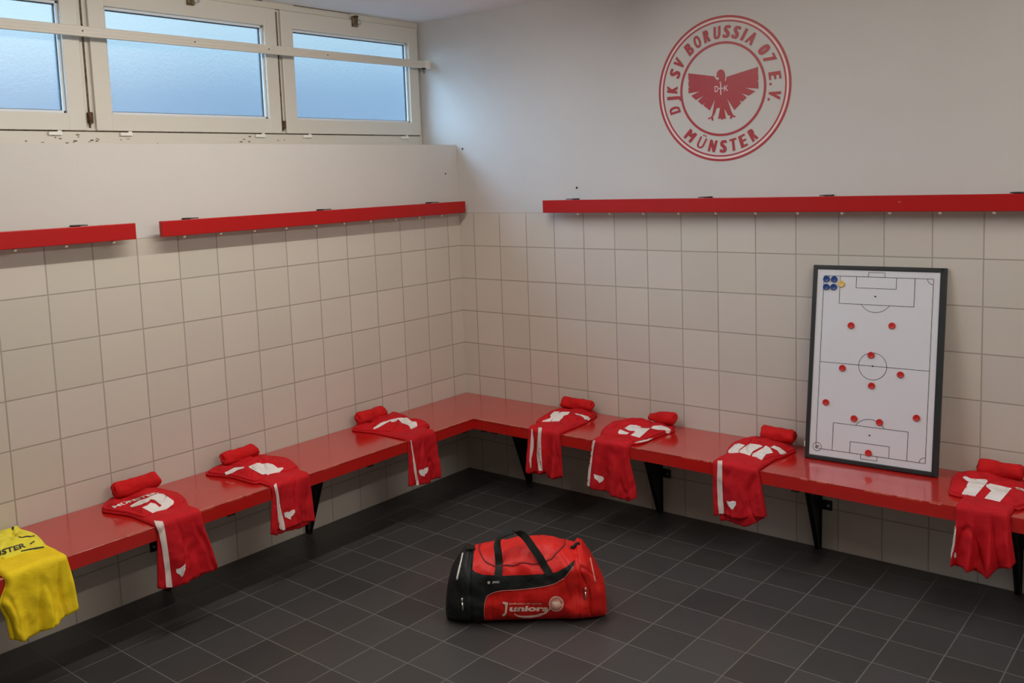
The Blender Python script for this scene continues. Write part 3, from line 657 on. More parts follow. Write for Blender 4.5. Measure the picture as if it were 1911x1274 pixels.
# ------------------------------------------------------------------ kits laid out on the bench
SETS = {
  'A': {'side':'L','jersey':[(-2.415,0.118),(-2.379,0.06),(-2.329,0.001),(-2.301,0.018),(-2.21,0.032),(-2.132,0.072),(-2.115,0.154),(-2.115,0.222),(-2.161,0.345),(-2.229,0.357),(-2.308,0.358),(-2.343,0.363),(-2.371,0.364),(-2.376,0.275),(-2.396,0.196)],'prints':[[(-2.339,0.303),(-2.349,0.406),(-2.302,0.409),(-2.243,0.377),(-2.219,0.341),(-2.195,0.223),(-2.206,0.194),(-2.274,0.212),(-2.299,0.21),(-2.357,0.24),(-2.362,0.265),(-2.33,0.266),(-2.287,0.258),(-2.262,0.238),(-2.258,0.261),(-2.279,0.35),(-2.295,0.358),(-2.282,0.303),(-2.287,0.276),(-2.312,0.294)]],'text':[(-2.401,0.17),(-2.408,0.21),(-2.197,0.191),(-2.201,0.163)],'sl':[(-2.382,0.507),(-2.365,0.454),(-2.368,0.351),(-2.371,0.235)],'sr':[(-2.175,0.494),(-2.16,0.402),(-2.135,0.31),(-2.118,0.237)],'hem':[(-2.371,0.235),(-2.33,0.218),(-2.277,0.22),(-2.197,0.224),(-2.119,0.225)],'stripes':[[(-2.385,0.514),(-2.369,0.463),(-2.361,0.404),(-2.356,0.306),(-2.356,0.23),(-2.329,0.22),(-2.333,0.338),(-2.339,0.421),(-2.344,0.479),(-2.349,0.5)]],'emblem':[(-2.307,0.288),(-2.289,0.286),(-2.274,0.291),(-2.265,0.296),(-2.266,0.274),(-2.277,0.253),(-2.288,0.247),(-2.292,0.259),(-2.306,0.272)],'sock':[(-2.34,0.546),(-2.13,0.524),(-2.233,0.568)]},
  'B': {'side':'L','jersey':[(-1.885,0.065),(-1.853,0.028),(-1.808,0.0),(-1.765,-0.024),(-1.728,-0.018),(-1.579,0.025),(-1.549,0.093),(-1.528,0.189),(-1.559,0.306),(-1.595,0.368),(-1.655,0.371),(-1.738,0.347),(-1.779,0.366),(-1.823,0.374),(-1.842,0.341),(-1.842,0.233),(-1.855,0.168)],'prints':[[(-1.758,0.212),(-1.702,0.199),(-1.693,0.214),(-1.699,0.233),(-1.672,0.246),(-1.671,0.277),(-1.695,0.348),(-1.677,0.36),(-1.687,0.379),(-1.731,0.405),(-1.785,0.414),(-1.791,0.405),(-1.78,0.376),(-1.796,0.37),(-1.785,0.313),(-1.768,0.235)],[(-1.871,0.19),(-1.891,0.23),(-1.857,0.23),(-1.819,0.214),(-1.782,0.213),(-1.773,0.198),(-1.804,0.17),(-1.854,0.187)]],'sl':[(-1.815,0.495),(-1.803,0.446),(-1.799,0.346),(-1.796,0.282)],'sr':[(-1.608,0.489),(-1.601,0.42),(-1.6,0.317),(-1.598,0.265)],'hem':[(-1.796,0.282),(-1.77,0.274),(-1.721,0.286),(-1.661,0.277),(-1.598,0.265)],'stripes':[[(-1.813,0.494),(-1.803,0.445),(-1.801,0.347),(-1.797,0.296),(-1.787,0.278),(-1.767,0.276),(-1.768,0.296),(-1.784,0.387),(-1.794,0.469),(-1.799,0.5)]],'emblem':[(-1.769,0.355),(-1.746,0.354),(-1.74,0.349),(-1.726,0.354),(-1.71,0.353),(-1.707,0.34),(-1.72,0.328),(-1.732,0.325),(-1.733,0.312),(-1.75,0.324),(-1.765,0.335)],'sock':[(-1.806,0.54),(-1.612,0.517),(-1.714,0.563)]},
  'C': {'side':'L','jersey':[(-1.0,0.077),(-0.959,0.038),(-0.89,-0.006),(-0.829,0.013),(-0.715,0.034),(-0.657,0.017),(-0.634,0.026),(-0.649,0.128),(-0.696,0.228),(-0.668,0.273),(-0.709,0.363),(-0.753,0.37),(-0.795,0.351),(-0.868,0.358),(-0.916,0.342),(-0.933,0.314),(-0.95,0.25),(-0.98,0.179)],'prints':[[(-0.989,0.222),(-0.999,0.243),(-0.945,0.232),(-0.876,0.205),(-0.835,0.193),(-0.845,0.215),(-0.831,0.225),(-0.787,0.204),(-0.831,0.277),(-0.836,0.307),(-0.845,0.342),(-0.861,0.366),(-0.896,0.408),(-0.867,0.419),(-0.815,0.378),(-0.769,0.325),(-0.777,0.299),(-0.735,0.222),(-0.759,0.183),(-0.815,0.172),(-0.886,0.174)]],'sl':[(-0.966,0.49),(-0.956,0.423),(-0.946,0.349),(-0.939,0.244)],'sr':[(-0.776,0.501),(-0.761,0.409),(-0.756,0.317),(-0.751,0.241)],'hem':[(-0.939,0.244),(-0.914,0.237),(-0.889,0.237),(-0.818,0.238),(-0.751,0.234)],'stripes':[[(-0.964,0.489),(-0.956,0.423),(-0.948,0.332),(-0.936,0.243),(-0.917,0.237),(-0.922,0.271),(-0.938,0.365),(-0.95,0.439),(-0.957,0.487)]],'emblem':[(-0.914,0.316),(-0.887,0.315),(-0.882,0.31),(-0.869,0.316),(-0.846,0.315),(-0.845,0.299),(-0.856,0.285),(-0.869,0.283),(-0.872,0.272),(-0.896,0.282),(-0.91,0.3)],'sock':[(-0.963,0.547),(-0.762,0.524),(-0.864,0.566)]},
  'Y': {'side':'L','jersey':[(-2.867,0.101),(-2.797,-0.028),(-2.762,-0.022),(-2.726,-0.035),(-2.71,0.007),(-2.717,0.054),(-2.709,0.159),(-2.733,0.315),(-2.752,0.34),(-2.803,0.338),(-2.857,0.33),(-2.891,0.326),(-2.898,0.31),(-2.93,0.287)],'prints':[],'text':[(-2.956,0.258),(-2.983,0.328),(-2.811,0.327),(-2.792,0.264)],'sl':[(-2.962,0.519),(-2.944,0.475),(-2.944,0.457),(-2.971,0.398),(-2.948,0.337),(-2.938,0.262)],'sr':[(-2.731,0.5),(-2.711,0.389),(-2.704,0.292)],'hem':[(-2.938,0.258),(-2.918,0.246),(-2.873,0.242),(-2.826,0.253),(-2.811,0.254),(-2.767,0.263),(-2.705,0.285)],'stripes':[]},
  'D': {'side':'R','jersey':[(0.826,0.368),(0.796,0.283),(0.778,0.208),(0.759,0.15),(0.764,0.111),(0.775,0.059),(0.855,0.037),(0.942,-0.015),(0.994,0.032),(1.023,0.093),(1.035,0.178),(1.023,0.227),(1.044,0.295),(1.04,0.353),(1.007,0.357),(0.95,0.321),(0.922,0.314),(0.88,0.345)],'prints':[[(0.899,0.412),(0.892,0.384),(0.895,0.332),(0.881,0.307),(0.858,0.279),(0.832,0.209),(0.858,0.193),(0.876,0.234),(0.872,0.193),(0.911,0.169),(0.935,0.223),(0.929,0.253),(0.952,0.297),(0.968,0.345),(0.986,0.379),(0.95,0.401),(0.92,0.342),(0.904,0.31),(0.941,0.394),(0.919,0.427)],[(0.948,0.181),(0.989,0.182),(1.054,0.201),(1.082,0.226),(1.097,0.262),(1.064,0.253),(1.027,0.218),(0.967,0.196)]],'sl':[(0.848,0.504),(0.841,0.409),(0.838,0.277)],'sr':[(1.046,0.5),(1.053,0.443),(1.054,0.37),(1.055,0.263)],'hem':[(0.838,0.277),(0.86,0.25),(0.902,0.262),(0.962,0.272),(0.974,0.252),(1.055,0.261)],'stripes':[[(0.877,0.49),(0.867,0.413),(0.854,0.317),(0.859,0.276),(0.865,0.278),(0.868,0.327),(0.887,0.394),(0.889,0.439),(0.884,0.491)],[(0.923,0.504),(0.913,0.421),(0.906,0.356),(0.916,0.272),(0.941,0.276),(0.937,0.327),(0.936,0.368),(0.936,0.424),(0.946,0.507)]],'sock':[(0.79,0.529),(0.994,0.536),(0.891,0.562)]},
  'E': {'side':'R','jersey':[(1.242,0.372),(1.2,0.287),(1.172,0.162),(1.198,0.11),(1.234,0.06),(1.353,0.051),(1.45,0.009),(1.498,0.067),(1.521,0.121),(1.509,0.179),(1.498,0.277),(1.494,0.367),(1.471,0.417),(1.423,0.396),(1.375,0.378),(1.339,0.385),(1.274,0.393)],'prints':[[(1.349,0.375),(1.327,0.322),(1.4,0.351),(1.405,0.381),(1.369,0.395)],[(1.334,0.292),(1.324,0.22),(1.355,0.21),(1.39,0.222),(1.403,0.244),(1.445,0.223),(1.487,0.399),(1.428,0.383),(1.415,0.317),(1.398,0.311),(1.385,0.319)],[(1.446,0.222),(1.436,0.177),(1.464,0.147),(1.51,0.165),(1.546,0.193),(1.569,0.254),(1.553,0.256),(1.525,0.215),(1.486,0.231)],[(1.515,0.487),(1.506,0.46),(1.521,0.412),(1.544,0.363),(1.547,0.419),(1.533,0.461)]],'sl':[(1.257,0.496),(1.24,0.413),(1.211,0.247)],'sr':[(1.461,0.504),(1.459,0.411),(1.478,0.297),(1.481,0.239)],'hem':[(1.211,0.243),(1.24,0.248),(1.305,0.24),(1.373,0.234),(1.427,0.215),(1.481,0.239)],'stripes':[[(1.259,0.488),(1.237,0.393),(1.211,0.245),(1.237,0.248),(1.253,0.375),(1.267,0.449),(1.278,0.491)]],'emblem':[(1.263,0.317),(1.291,0.314),(1.316,0.314),(1.325,0.304),(1.313,0.288),(1.294,0.276),(1.285,0.287),(1.267,0.295)],'sock':[(1.35,0.519),(1.504,0.537),(1.466,0.563)]},
  'F': {'side':'R','jersey':[(1.913,0.327),(1.864,0.167),(1.879,0.118),(1.884,0.066),(1.921,0.01),(1.992,0.031),(2.086,0.066),(2.154,0.106),(2.157,0.142),(2.139,0.248),(2.126,0.27),(2.122,0.287),(2.1,0.351),(2.059,0.328),(2.028,0.326),(1.97,0.313)],'prints':[[(1.951,0.392),(1.936,0.35),(1.919,0.255),(1.932,0.232),(1.965,0.242),(1.973,0.319),(1.998,0.384),(1.966,0.404)],[(2.002,0.381),(1.98,0.33),(1.972,0.23),(1.973,0.206),(2.018,0.201),(2.041,0.216),(2.035,0.309),(2.056,0.389)],[(2.065,0.391),(2.051,0.343),(2.054,0.246),(2.048,0.197),(2.076,0.217),(2.121,0.284),(2.104,0.324),(2.123,0.412)],[(2.078,0.211),(2.079,0.177),(2.113,0.193),(2.171,0.252),(2.172,0.273),(2.157,0.29),(2.121,0.24)]],'sl':[(1.909,0.491),(1.909,0.393),(1.911,0.231)],'sr':[(2.128,0.492),(2.142,0.419),(2.156,0.349),(2.167,0.286)],'hem':[(1.911,0.231),(1.953,0.248),(2.031,0.257),(2.05,0.253),(2.167,0.286)],'stripes':[[(1.94,0.5),(1.935,0.398),(1.938,0.305),(1.944,0.246),(1.969,0.251),(1.964,0.329),(1.961,0.421),(1.963,0.504)]],'emblem':[(1.981,0.323),(1.997,0.32),(2.009,0.327),(2.026,0.328),(2.027,0.314),(2.012,0.286),(2.004,0.288),(1.989,0.302)],'sock':[(1.971,0.521),(2.139,0.531),(2.075,0.566)]},
  'G': {'side':'R','jersey':[(2.873,0.322),(2.856,0.233),(2.839,0.119),(2.844,0.072),(2.894,0.007),(2.966,-0.007),(3.051,0.002),(3.122,0.059),(3.16,0.265),(3.139,0.372),(3.111,0.373),(3.042,0.362),(2.97,0.345),(2.904,0.345)],'prints':[[(2.893,0.191),(2.898,0.167),(2.924,0.191),(2.976,0.168),(2.988,0.19),(2.987,0.4),(2.939,0.399),(2.928,0.24)],[(2.991,0.239),(3.001,0.213),(3.081,0.229),(3.076,0.411),(3.021,0.401),(3.023,0.296),(2.997,0.265)]],'text':[(3.084,0.218),(3.098,0.202),(3.153,0.229),(3.149,0.27)],'sl':[(2.934,0.53),(2.933,0.425),(2.916,0.259)],'sr':[(3.116,0.529),(3.127,0.413),(3.143,0.31)],'hem':[(2.916,0.254),(2.943,0.252),(3.002,0.256),(3.046,0.236),(3.069,0.259),(3.143,0.31)],'stripes':[[(2.934,0.425),(2.925,0.34),(2.917,0.265),(2.925,0.29),(2.934,0.342),(2.938,0.404)],[(2.93,0.291),(2.935,0.281),(2.941,0.291),(2.939,0.307),(2.933,0.306)]],'sock':[(2.922,0.52),(3.098,0.535),(3.014,0.563)]},
}
SETS['Y']['prints'] = [[(-2.781,0.19),(-2.776,0.211),(-2.76,0.213),(-2.752,0.228),(-2.739,0.233),(-2.746,0.244),(-2.757,0.239),(-2.766,0.222),(-2.78,0.219),(-2.785,0.201)],[(-2.839,0.344),(-2.817,0.351),(-2.796,0.361),(-2.77,0.376),(-2.774,0.387),(-2.801,0.375),(-2.822,0.363),(-2.843,0.356)],[(-2.789,0.303),(-2.767,0.288),(-2.767,0.297),(-2.79,0.314)],[(-2.752,0.061),(-2.746,0.07),(-2.762,0.105),(-2.767,0.099)],[(-2.837,0.399),(-2.829,0.404),(-2.834,0.417),(-2.841,0.413)],]
def kit_P(side, u, v, z): return Vector((v, u, z)) if side == 'L' else Vector((u, -v, z))
def make_jersey(key, d, label, mat, top_h, grp):
    side = d['side']; poly = [(u, max(v, 0.012)) for u, v in d['jersey']]
    B = catmull(poly, 7); n = len(B)
    B = [(u, max(v, 0.010)) for u, v in B]
    cu = sum(p[0] for p in poly) / len(poly); cv = sum(p[1] for p in poly) / len(poly)
    seed = Vector((ord(key[0]) * 3.7, 1.3, 0.7))
    def nz_(u, v, f): return noise.noise(Vector((u * f, v * f, 0)) + seed)
    def height(u, v, t):                 # t: 0 centre .. 1 rim
        e_ = (1 - t ** 5.0)
        w_ = math.sin(30 * (u * 0.8 + v * 0.6) + 5 * nz_(u, v, 5)); fold = 0.006 * w_ * abs(w_) + 0.016 * nz_(u, v, 9) + 0.006 * nz_(u, v, 26); c1 = abs(nz_(u + 3.1, v * 0.7, 7)); c2 = abs(nz_(u * 0.6, v + 7.7, 13)); fold -= 0.010 * max(0, 1 - c1 / 0.06) * 1.3 + 0.009 * max(0, 1 - c2 / 0.08)
        return (top_h + fold * 1.0) * e_ + 0.006
    bm = bmesh.new(); rings = []
    # lower folded layer, a step in, then the upper folded layer as a soft dome
    Rk = ['a', 'b', 'c', 'd', 'e', 'f', 'g'] + [1 - 0.018 - 0.982 * (k / 30.0) ** 1.0 * 0.97 for k in range(30)]
    def inset(i):
        u, v = B[i]; return 0.945 + 0.045 * nz_(u, v, 7)
    for j, t in enumerate(Rk):
        R_ = []
        for i, (u, v) in enumerate(B):
            jit = 1 + 0.014 * nz_(u, v, 30); q = inset(i)
            if t == 'a': tt, zz = 0.985 * jit, 0.0008
            elif t == 'b': tt, zz = 1.004 * jit, 0.0045
            elif t == 'c': tt, zz = 1.0 * jit, 0.0085
            elif t == 'd': tt, zz = 0.985 * jit, 0.0110 + 0.003 * nz_(u, v, 20)
            elif t == 'e': tt, zz = q, 0.0105
            elif t == 'f': tt, zz = q * 1.012, 0.0145
            elif t == 'g': tt, zz = q * 1.004, 0.0190
            else:
                tt = q * t; zz = None
            uu, vv = cu + (u - cu) * tt, cv + (v - cv) * tt
            vv = max(vv, 0.008)
            if zz is None: zz = max(0.0205, height(uu, vv, t))
            R_.append(bm.verts.new(kit_P(side, uu, vv, ZB + zz)))
        rings.append(R_)
    for A, C_ in zip(rings, rings[1:]):
        for i in range(n): bm.faces.new((A[i], A[(i + 1) % n], C_[(i + 1) % n], C_[i]))
    c = bm.verts.new(kit_P(side, cu, cv, ZB + height(cu, cv, 0)))
    L_ = rings[-1]
    for i in range(n): bm.faces.new((L_[i], L_[(i + 1) % n], c))
    bm.faces.new(rings[0][::-1])
    root = thing('folded_jersey', kit_P(side, cu, cv, ZB), label, 'jersey', grp)
    body = obj('shirt_body', bm, mat, root, True)
    bv = bvh_of(body)
    prm = m_black_print if key == 'Y' else m_white_cloth
    for k, pl in enumerate(d['prints']):
        V, F = poly_tris(pl, 0.010)
        b2 = drape(bmesh.new(), [kit_P(side, u, v, ZB + 0.035) for u, v in V], F, bv, 0.0016)
        if len(b2.faces): 
            obj('printed_number' if k < 3 and not (key in 'BDE' and k == len(d['prints']) - 1) else 'printed_name', b2, prm, root, True)
        else: b2.free()
    if 'text' in d:
        V, F = text_soup('MÜNSTER', offset=0.03, maxlen=0.25); V = norm_box(V)
        q = d['text']; V3 = quad_map(V, [tuple(kit_P(side, u, v, ZB + 0.035)) for u, v in q])
        b2 = drape(bmesh.new(), V3, F, bv, 0.0016)
        if len(b2.faces): obj('printed_name', b2, m_black_print if key == 'Y' else prm, root, True)
    return root, bv
def make_shorts(key, d, label, mat, grp, folds):
    side = d['side']; sl = sorted([(z, u) for u, z in d['sl']]); sr = sorted([(z, u) for u, z in d['sr']])
    uL = lambda z: lerp_poly(sl, min(z, ZB)); uR = lambda z: lerp_poly(sr, min(z, ZB))
    hem = []
    for u, z in d['hem']:
        a = (u - uL(z)) / (uR(z) - uL(z)); hem.append((max(0, min(1, a)), z))
    hem.sort()
    seed = Vector((ord(key[0]) * 1.7, 5.1, 2.2))
    NA, NS = 44, 60
    V0 = 0.20
    Lt = BW - V0
    def path(s, zh, lift):
        """s 0..1: on the seat from V0 to the edge, round it, then down to zh; returns v, z, hang amount"""
        rad = 0.012 + lift; top_len = Lt - 0.008; arcl = rad * math.pi / 2; down = (ZB - 0.008) - zh
        tot = top_len + arcl + down; q = s * tot
        if q < top_len: return V0 + q, ZB + 0.004 + lift, 0.0
        q -= top_len
        if q < arcl:
            an = q / rad; return BW - 0.008 + rad * math.sin(an), ZB - 0.008 + rad * math.cos(an), 0.3 * q / arcl
        q -= arcl
        return BW - 0.008 + rad, ZB - 0.008 - q, 0.3 + 0.7 * min(1, q / 0.08)
    def sheet(bm, dz, inset, lift, amp, ph):
        grid = []
        for i in range(NA + 1):
            a = i / NA; row = []
            zh = lerp_poly(hem, a) + dz(a)
            edge = min(a, 1 - a)
            puff = min(1.0, edge / 0.06) ** 0.5
            for j in range(NS + 1):
                s = j / NS; v, z, hg = path(s, zh, lift * (0.25 + 0.75 * puff))
                flare = 0.12 + 0.88 * max(0.0, min(1.0, (ZB - z) / 0.24))
                u0, u1 = uL(z) + inset[0] * flare, uR(z) + inset[1] * flare
                u = u0 + (u1 - u0) * a
                w_ = math.sin(a * folds * 2 * math.pi + ph + 1.5 * noise.noise(Vector((z * 3, 0.3, 0)) + seed)) * 0.5 + 0.5
                w_ = w_ ** 1.6
                cz = abs(noise.noise(Vector((u * 11 + 2.0, z * 3.0, 7.0)) + seed)); crease = max(0, 1 - cz / 0.09)
                den = (0.35 + 0.65 * sstep(0.46, 0.25, z)) * hg
                v2 = v - 0.012 * crease * hg * puff + amp * w_ * den * puff + (0.010 * noise.noise(Vector((u * 16, z * 7, 0)) + seed) + 0.005 * noise.noise(Vector((u * 40, z * 22, 4)) + seed)) * hg * puff
                z2 = z + (0.003 * w_ + 0.004 * noise.noise(Vector((u * 14, v * 14, 1)) + seed)) * (1 - hg) * puff
                u2 = u + 0.004 * math.sin(a * folds * 2 * math.pi + ph) * hg * min(1, edge / 0.1)
                row.append(kit_P(side, u2, v2, max(z2, 0.02)))
            grid.append(row)
        return grid
    def skin(grid, thick=0.0045):
        bm = bmesh.new(); out_ = Vector((1, 0, 0)) if side == 'L' else Vector((0, -1, 0))
        A = [[bm.verts.new(p) for p in row] for row in grid]
        Bk = []
        for row in grid:
            r_ = []
            for j, p in enumerate(row):
                t = (row[min(j + 1, NS)] - row[max(j - 1, 0)]).normalized()
                ac = Vector((0, 1, 0)) if side == 'L' else Vector((1, 0, 0))
                n = t.cross(ac); n = -n if (n.dot(out_) + n.z) < 0 else n
                r_.append(bm.verts.new(p - n.normalized() * thick))
            Bk.append(r_)
        for i in range(NA):
            for j in range(NS):
                bm.faces.new((A[i][j], A[i + 1][j], A[i + 1][j + 1], A[i][j + 1])); bm.faces.new((Bk[i][j], Bk[i][j + 1], Bk[i + 1][j + 1], Bk[i + 1][j]))
            bm.faces.new((A[i][0], Bk[i][0], Bk[i + 1][0], A[i + 1][0])); bm.faces.new((A[i][NS], A[i + 1][NS], Bk[i + 1][NS], Bk[i][NS]))
        for j in range(NS):
            bm.faces.new((A[0][j], A[0][j + 1], Bk[0][j + 1], Bk[0][j])); bm.faces.new((A[NA][j], Bk[NA][j], Bk[NA][j + 1], A[NA][j + 1]))
        return bm
    um = (uL(ZB) + uR(ZB)) / 2
    root = thing('football_shorts', kit_P(side, um, BW, ZB), label, 'shorts', grp)
    rl = d.get('rear', ((0.004, 0.006), -0.008))
    amp = {'G': 0.045, 'D': 0.034, 'Y': 0.032, 'E': 0.028}.get(key, 0.024)
    front = obj('front_leg', skin(sheet(None, lambda a: 0.0, (0, 0), 0.011, amp, {'G': 2.2, 'D': 0.6, 'Y': 1.0}.get(key, 4.0))), mat, root, True)
    obj('rear_leg', skin(sheet(None, lambda a: rl[1] * (0.5 + math.sin(a * math.pi)), rl[0], 0.0035, amp * 0.35, 1.2), 0.003), mat, root, True)
    bv = bvh_of(front)
    for st in d['stripes']:
        V, F = poly_tris(st, 0.010)
        b2 = drape(bmesh.new(), [kit_P(side, u, 0.472, z) for u, z in V], F, bv, 0.0014)
        if len(b2.faces): obj('side_stripe', b2, m_pink_stripe, root, True)
        else: b2.free()
    if 'emblem' in d:
        V, F = poly_tris(d['emblem'], 0.008)
        b2 = drape(bmesh.new(), [kit_P(side, u, 0.472, z) for u, z in V], F, bv, 0.0016)
        if len(b2.faces): obj('eagle_badge', b2, m_white_cloth, root, True)
        else: b2.free()
    return root
def make_socks(key, d, label, grp, tail=0):
    side = d['side']; (u0, z0), (u1, z1), (ut, zt) = d['sock']
    vc = 0.072; zt += 0.009
    zl = ZB + 0.022; r0 = (zt - zl) / 2; zc = (zt + zl) / 2
    seed = Vector((ord(key[0]) * 2.3, 0.4, 9.1))
    bm = bmesh.new(); n = 32; NL = 30; rings = []
    for j in range(NL + 1):
        t = j / NL; u = u0 + (u1 - u0) * t
        e0 = min(t / 0.12, 1); e1 = min((1 - t) / 0.12, 1)
        cap = (1 - (1 - e0) ** 2.6) ** 0.42 * (1 - (1 - e1) ** 2.6) ** 0.42
        taper = 1.0
        if tail < 0: taper = 0.55 + 0.45 * sstep(0.05, 0.55, t)
        if tail > 0: taper = 0.55 + 0.45 * sstep(0.95, 0.45, t)
        rr = r0 * cap * taper * (1 + 0.10 * noise.noise(Vector((t * 3, 1, 2)) + seed))
        ring = []
        for k in range(n):
            an = 2 * math.pi * k / n
            lump = 1 + 0.13 * noise.noise(Vector((math.cos(an) * 1.5, math.sin(an) * 1.5, t * 5)) + seed) + 0.05 * math.cos(3 * an + 7 * t)
            ring.append(bm.verts.new(kit_P(side, u + 0.006 * noise.noise(Vector((an, t * 4, 3)) + seed) + 0.004 * math.sin(an * 2 + t * 9), vc + math.cos(an) * rr * lump * 1.05, (zc - (1 - taper) * r0 * 0.5) + math.sin(an) * rr * lump)))
        rings.append(ring)
    for A, C_ in zip(rings, rings[1:]):
        for k in range(n): bm.faces.new((A[k], A[(k + 1) % n], C_[(k + 1) % n], C_[k]))
    bm.faces.new(rings[0]); bm.faces.new(rings[-1][::-1])
    root = thing('rolled_socks', kit_P(side, (u0 + u1) / 2, vc, zl), label, 'socks', grp)
    obj('sock_roll', bm, m_red_sock, root, True)
    # the turned-over cuff wrapped round the roll
    bm = bmesh.new(); ue = u1 if side == 'R' else u0
    sg = -1 if side == 'R' else 1
    pts = []
    for k in range(26):
        an = 2 * math.pi * k / 25 * 1.35 + 0.6; rad = r0 * (0.30 + 0.50 * k / 25)
        pts.append(kit_P(side, ue + sg * 0.008, vc + math.cos(an) * rad, zc + math.sin(an) * rad))
    tube(bm, pts, 0.0045, 8)
    obj('cuff', bm, m_red_sock, root, True)
    return root
KIT = {
 'Y': ('yellow', 'at the left edge of the bench', 'yellow goalkeeper'),
 'A': ('red', None, None)}
where = {'A': 'nearest the yellow kit on the left bench', 'B': 'in the middle of the left bench', 'C': 'on the left bench nearest the corner',
         'D': 'on the right bench nearest the corner', 'E': 'second from the corner on the right bench', 'F': 'just left of the tactics board', 'G': 'at the right edge beyond the tactics board'}
jl = {'A': 'folded red jersey with a white hook-shaped number, next to the yellow kit on the bench',
      'B': 'folded red jersey with white number in the middle of the left bench',
      'C': 'crumpled folded red jersey on the left bench nearest the corner',
      'D': 'folded red jersey with chunky white number on the right bench nearest the corner',
      'E': 'folded red jersey with a white hem line, second from the corner on the right bench',
      'F': 'folded red jersey with wide white number bars, just left of the tactics board',
      'G': 'folded red jersey numbered 11 at the right edge of the photo',
      'Y': 'folded yellow goalkeeper jersey with black lettering at the left edge of the bench'}
slb = {'A': 'red shorts with wide white side stripe hanging next to the yellow shorts',
       'B': 'red shorts hanging over the middle of the left bench',
       'C': 'red shorts with thin white stripe hanging nearest the corner on the left bench',
       'D': 'red shorts with two white stripes, nearest the corner on the right bench',
       'E': 'red shorts with white-striped left edge, second from the corner on right bench',
       'F': 'broad red shorts hanging just left of the tactics board',
       'G': 'pleated red shorts hanging under the number 11 jersey at the right edge',
       'Y': 'yellow goalkeeper shorts hanging over the left end of the bench'}
for key in 'YABCDEFG':
    d = SETS[key]
    if key == 'B': d['rear'] = ((-0.046, -0.020), -0.016)
    if key == 'C': d['rear'] = ((-0.040, -0.008), 0.006)
    if key == 'A': d['rear'] = ((-0.014, -0.004), -0.004)
    if key == 'E': d['rear'] = ((0.03, 0.022), -0.002)
    if key == 'F': d['rear'] = ((0.03, -0.014), -0.026)
    if key == 'G': d['rear'] = ((0.01, -0.004), 0.004)
    if key == 'Y': d['rear'] = ((-0.012, -0.01), 0.004)
    make_shorts(key, d, slb[key], m_yel_short if key == 'Y' else m_red_short, 'football shorts draped over the bench', {'Y': 2.0, 'G': 3.2, 'D': 2.6, 'A': 1.6, 'E': 2.3}.get(key, 1.5))
    make_jersey(key, d, jl[key], m_yel_cloth if key == 'Y' else m_red_cloth, 0.036, 'folded jerseys on the bench')
    if key != 'Y':
        make_socks(key, d, 'rolled red socks on the jersey ' + where[key], 'rolled red socks', {'E': -1, 'D': 0, 'B': 0}.get(key, 0))

# ------------------------------------------------------------------ sports bag on the floor
BO = Vector((1.549, -1.4647, 0.0)); BA = Vector((0.79, 0.613, 0)).normalized(); BNn = Vector((BA.y, -BA.x, 0))   # BNn points to the viewer
def gp(x, y, z): return BO + BA * x - BNn * y + Vector((0, 0, z))      # y: depth behind the front face
def fp(x, z): return gp(x, 0.0, z)
bag = thing('sports_bag', gp(0.03, 0.15, 0), 'red and black sports holdall with white Juniors lettering on the dark floor', 'bag')
XC, HL, DD = 0.036, 0.333, 0.30
Hx = [(-0.30, 0.262), (-0.262, 0.290), (-0.232, 0.300), (-0.200, 0.283), (-0.17, 0.280), (-0.10, 0.288), (0.0, 0.303), (0.07, 0.312), (0.16, 0.312), (0.22, 0.292), (0.250, 0.278), (0.280, 0.300), (0.305, 0.297), (0.33, 0.262), (0.36, 0.21)]
NX, NT = 120, 96
bm = bmesh.new(); rings = []
def bag_pt(t, th):
    """t -1..1 along the bag, th angle in the section"""
    k = (1 - abs(t) ** 6) ** (1 / 2.8) if abs(t) < 1 else 0.0
    x = XC + HL * t
    H = lerp_poly(Hx, x); H = H * (0.55 + 0.45 * k) if k < 1 else H
    Dh = DD / 2 * (0.25 + 0.75 * k)
    c, s = math.cos(th), math.sin(th); ex = 2 / 3.0
    y = DD / 2 + Dh * (abs(c) ** ex) * (1 if c > 0 else -1)
    zr = (abs(s) ** (2 / 3.1)) * (1 if s > 0 else -1)
    z = H / 2 + H / 2 * zr
    # the ends lean in towards the top, lid narrower than the base
    lean = max(0.0, z / 0.3)
    x = XC + (x - XC) * (1 - (0.20 if t < 0 else 0.17) * lean ** 2.4 * sstep(0.4, 1.0, abs(t)))
    y = DD / 2 + (y - DD / 2) * (1 - 0.16 * lean ** 2.5)
    # soft creases in the nylon
    w1 = noise.noise(Vector((x * 9, y * 9, z * 11))); w2 = noise.noise(Vector((x * 24 + 5, y * 20, z * 26)))
    cr = 0.012 + 0.022 * sstep(0.12, 0.25, x)
    amp = cr * w1 + 0.006 * w2
    rc = abs(noise.noise(Vector((x * 10 + 3, y * 8, z * 13 + x * 14)))); amp -= (0.003 + 0.009 * sstep(0.12, 0.25, x)) * max(0, 1 - rc / 0.08)
    y += amp * (1 if c > 0 else -1) * abs(c) ** 0.5 * min(1, z / 0.05)
    z += amp * 0.6 * max(0, s)
    # seam grooves between the centre and the two end pockets
    for xs_ in (-0.185, 0.248):
        g = math.exp(-((x - xs_) / 0.007) ** 2); y += -0.006 * g * (1 if c > 0 else -1); z -= 0.005 * g * max(0, s)
    # sagging bottom front corner, top panel hollow in front of the zip
    if s > 0 and c < 0: z -= 0.012 * math.exp(-((x - 0.03) / 0.10) ** 2) * math.exp(-((y - 0.06) / 0.03) ** 2)
    return gp(x, y, max(z, 0.002))
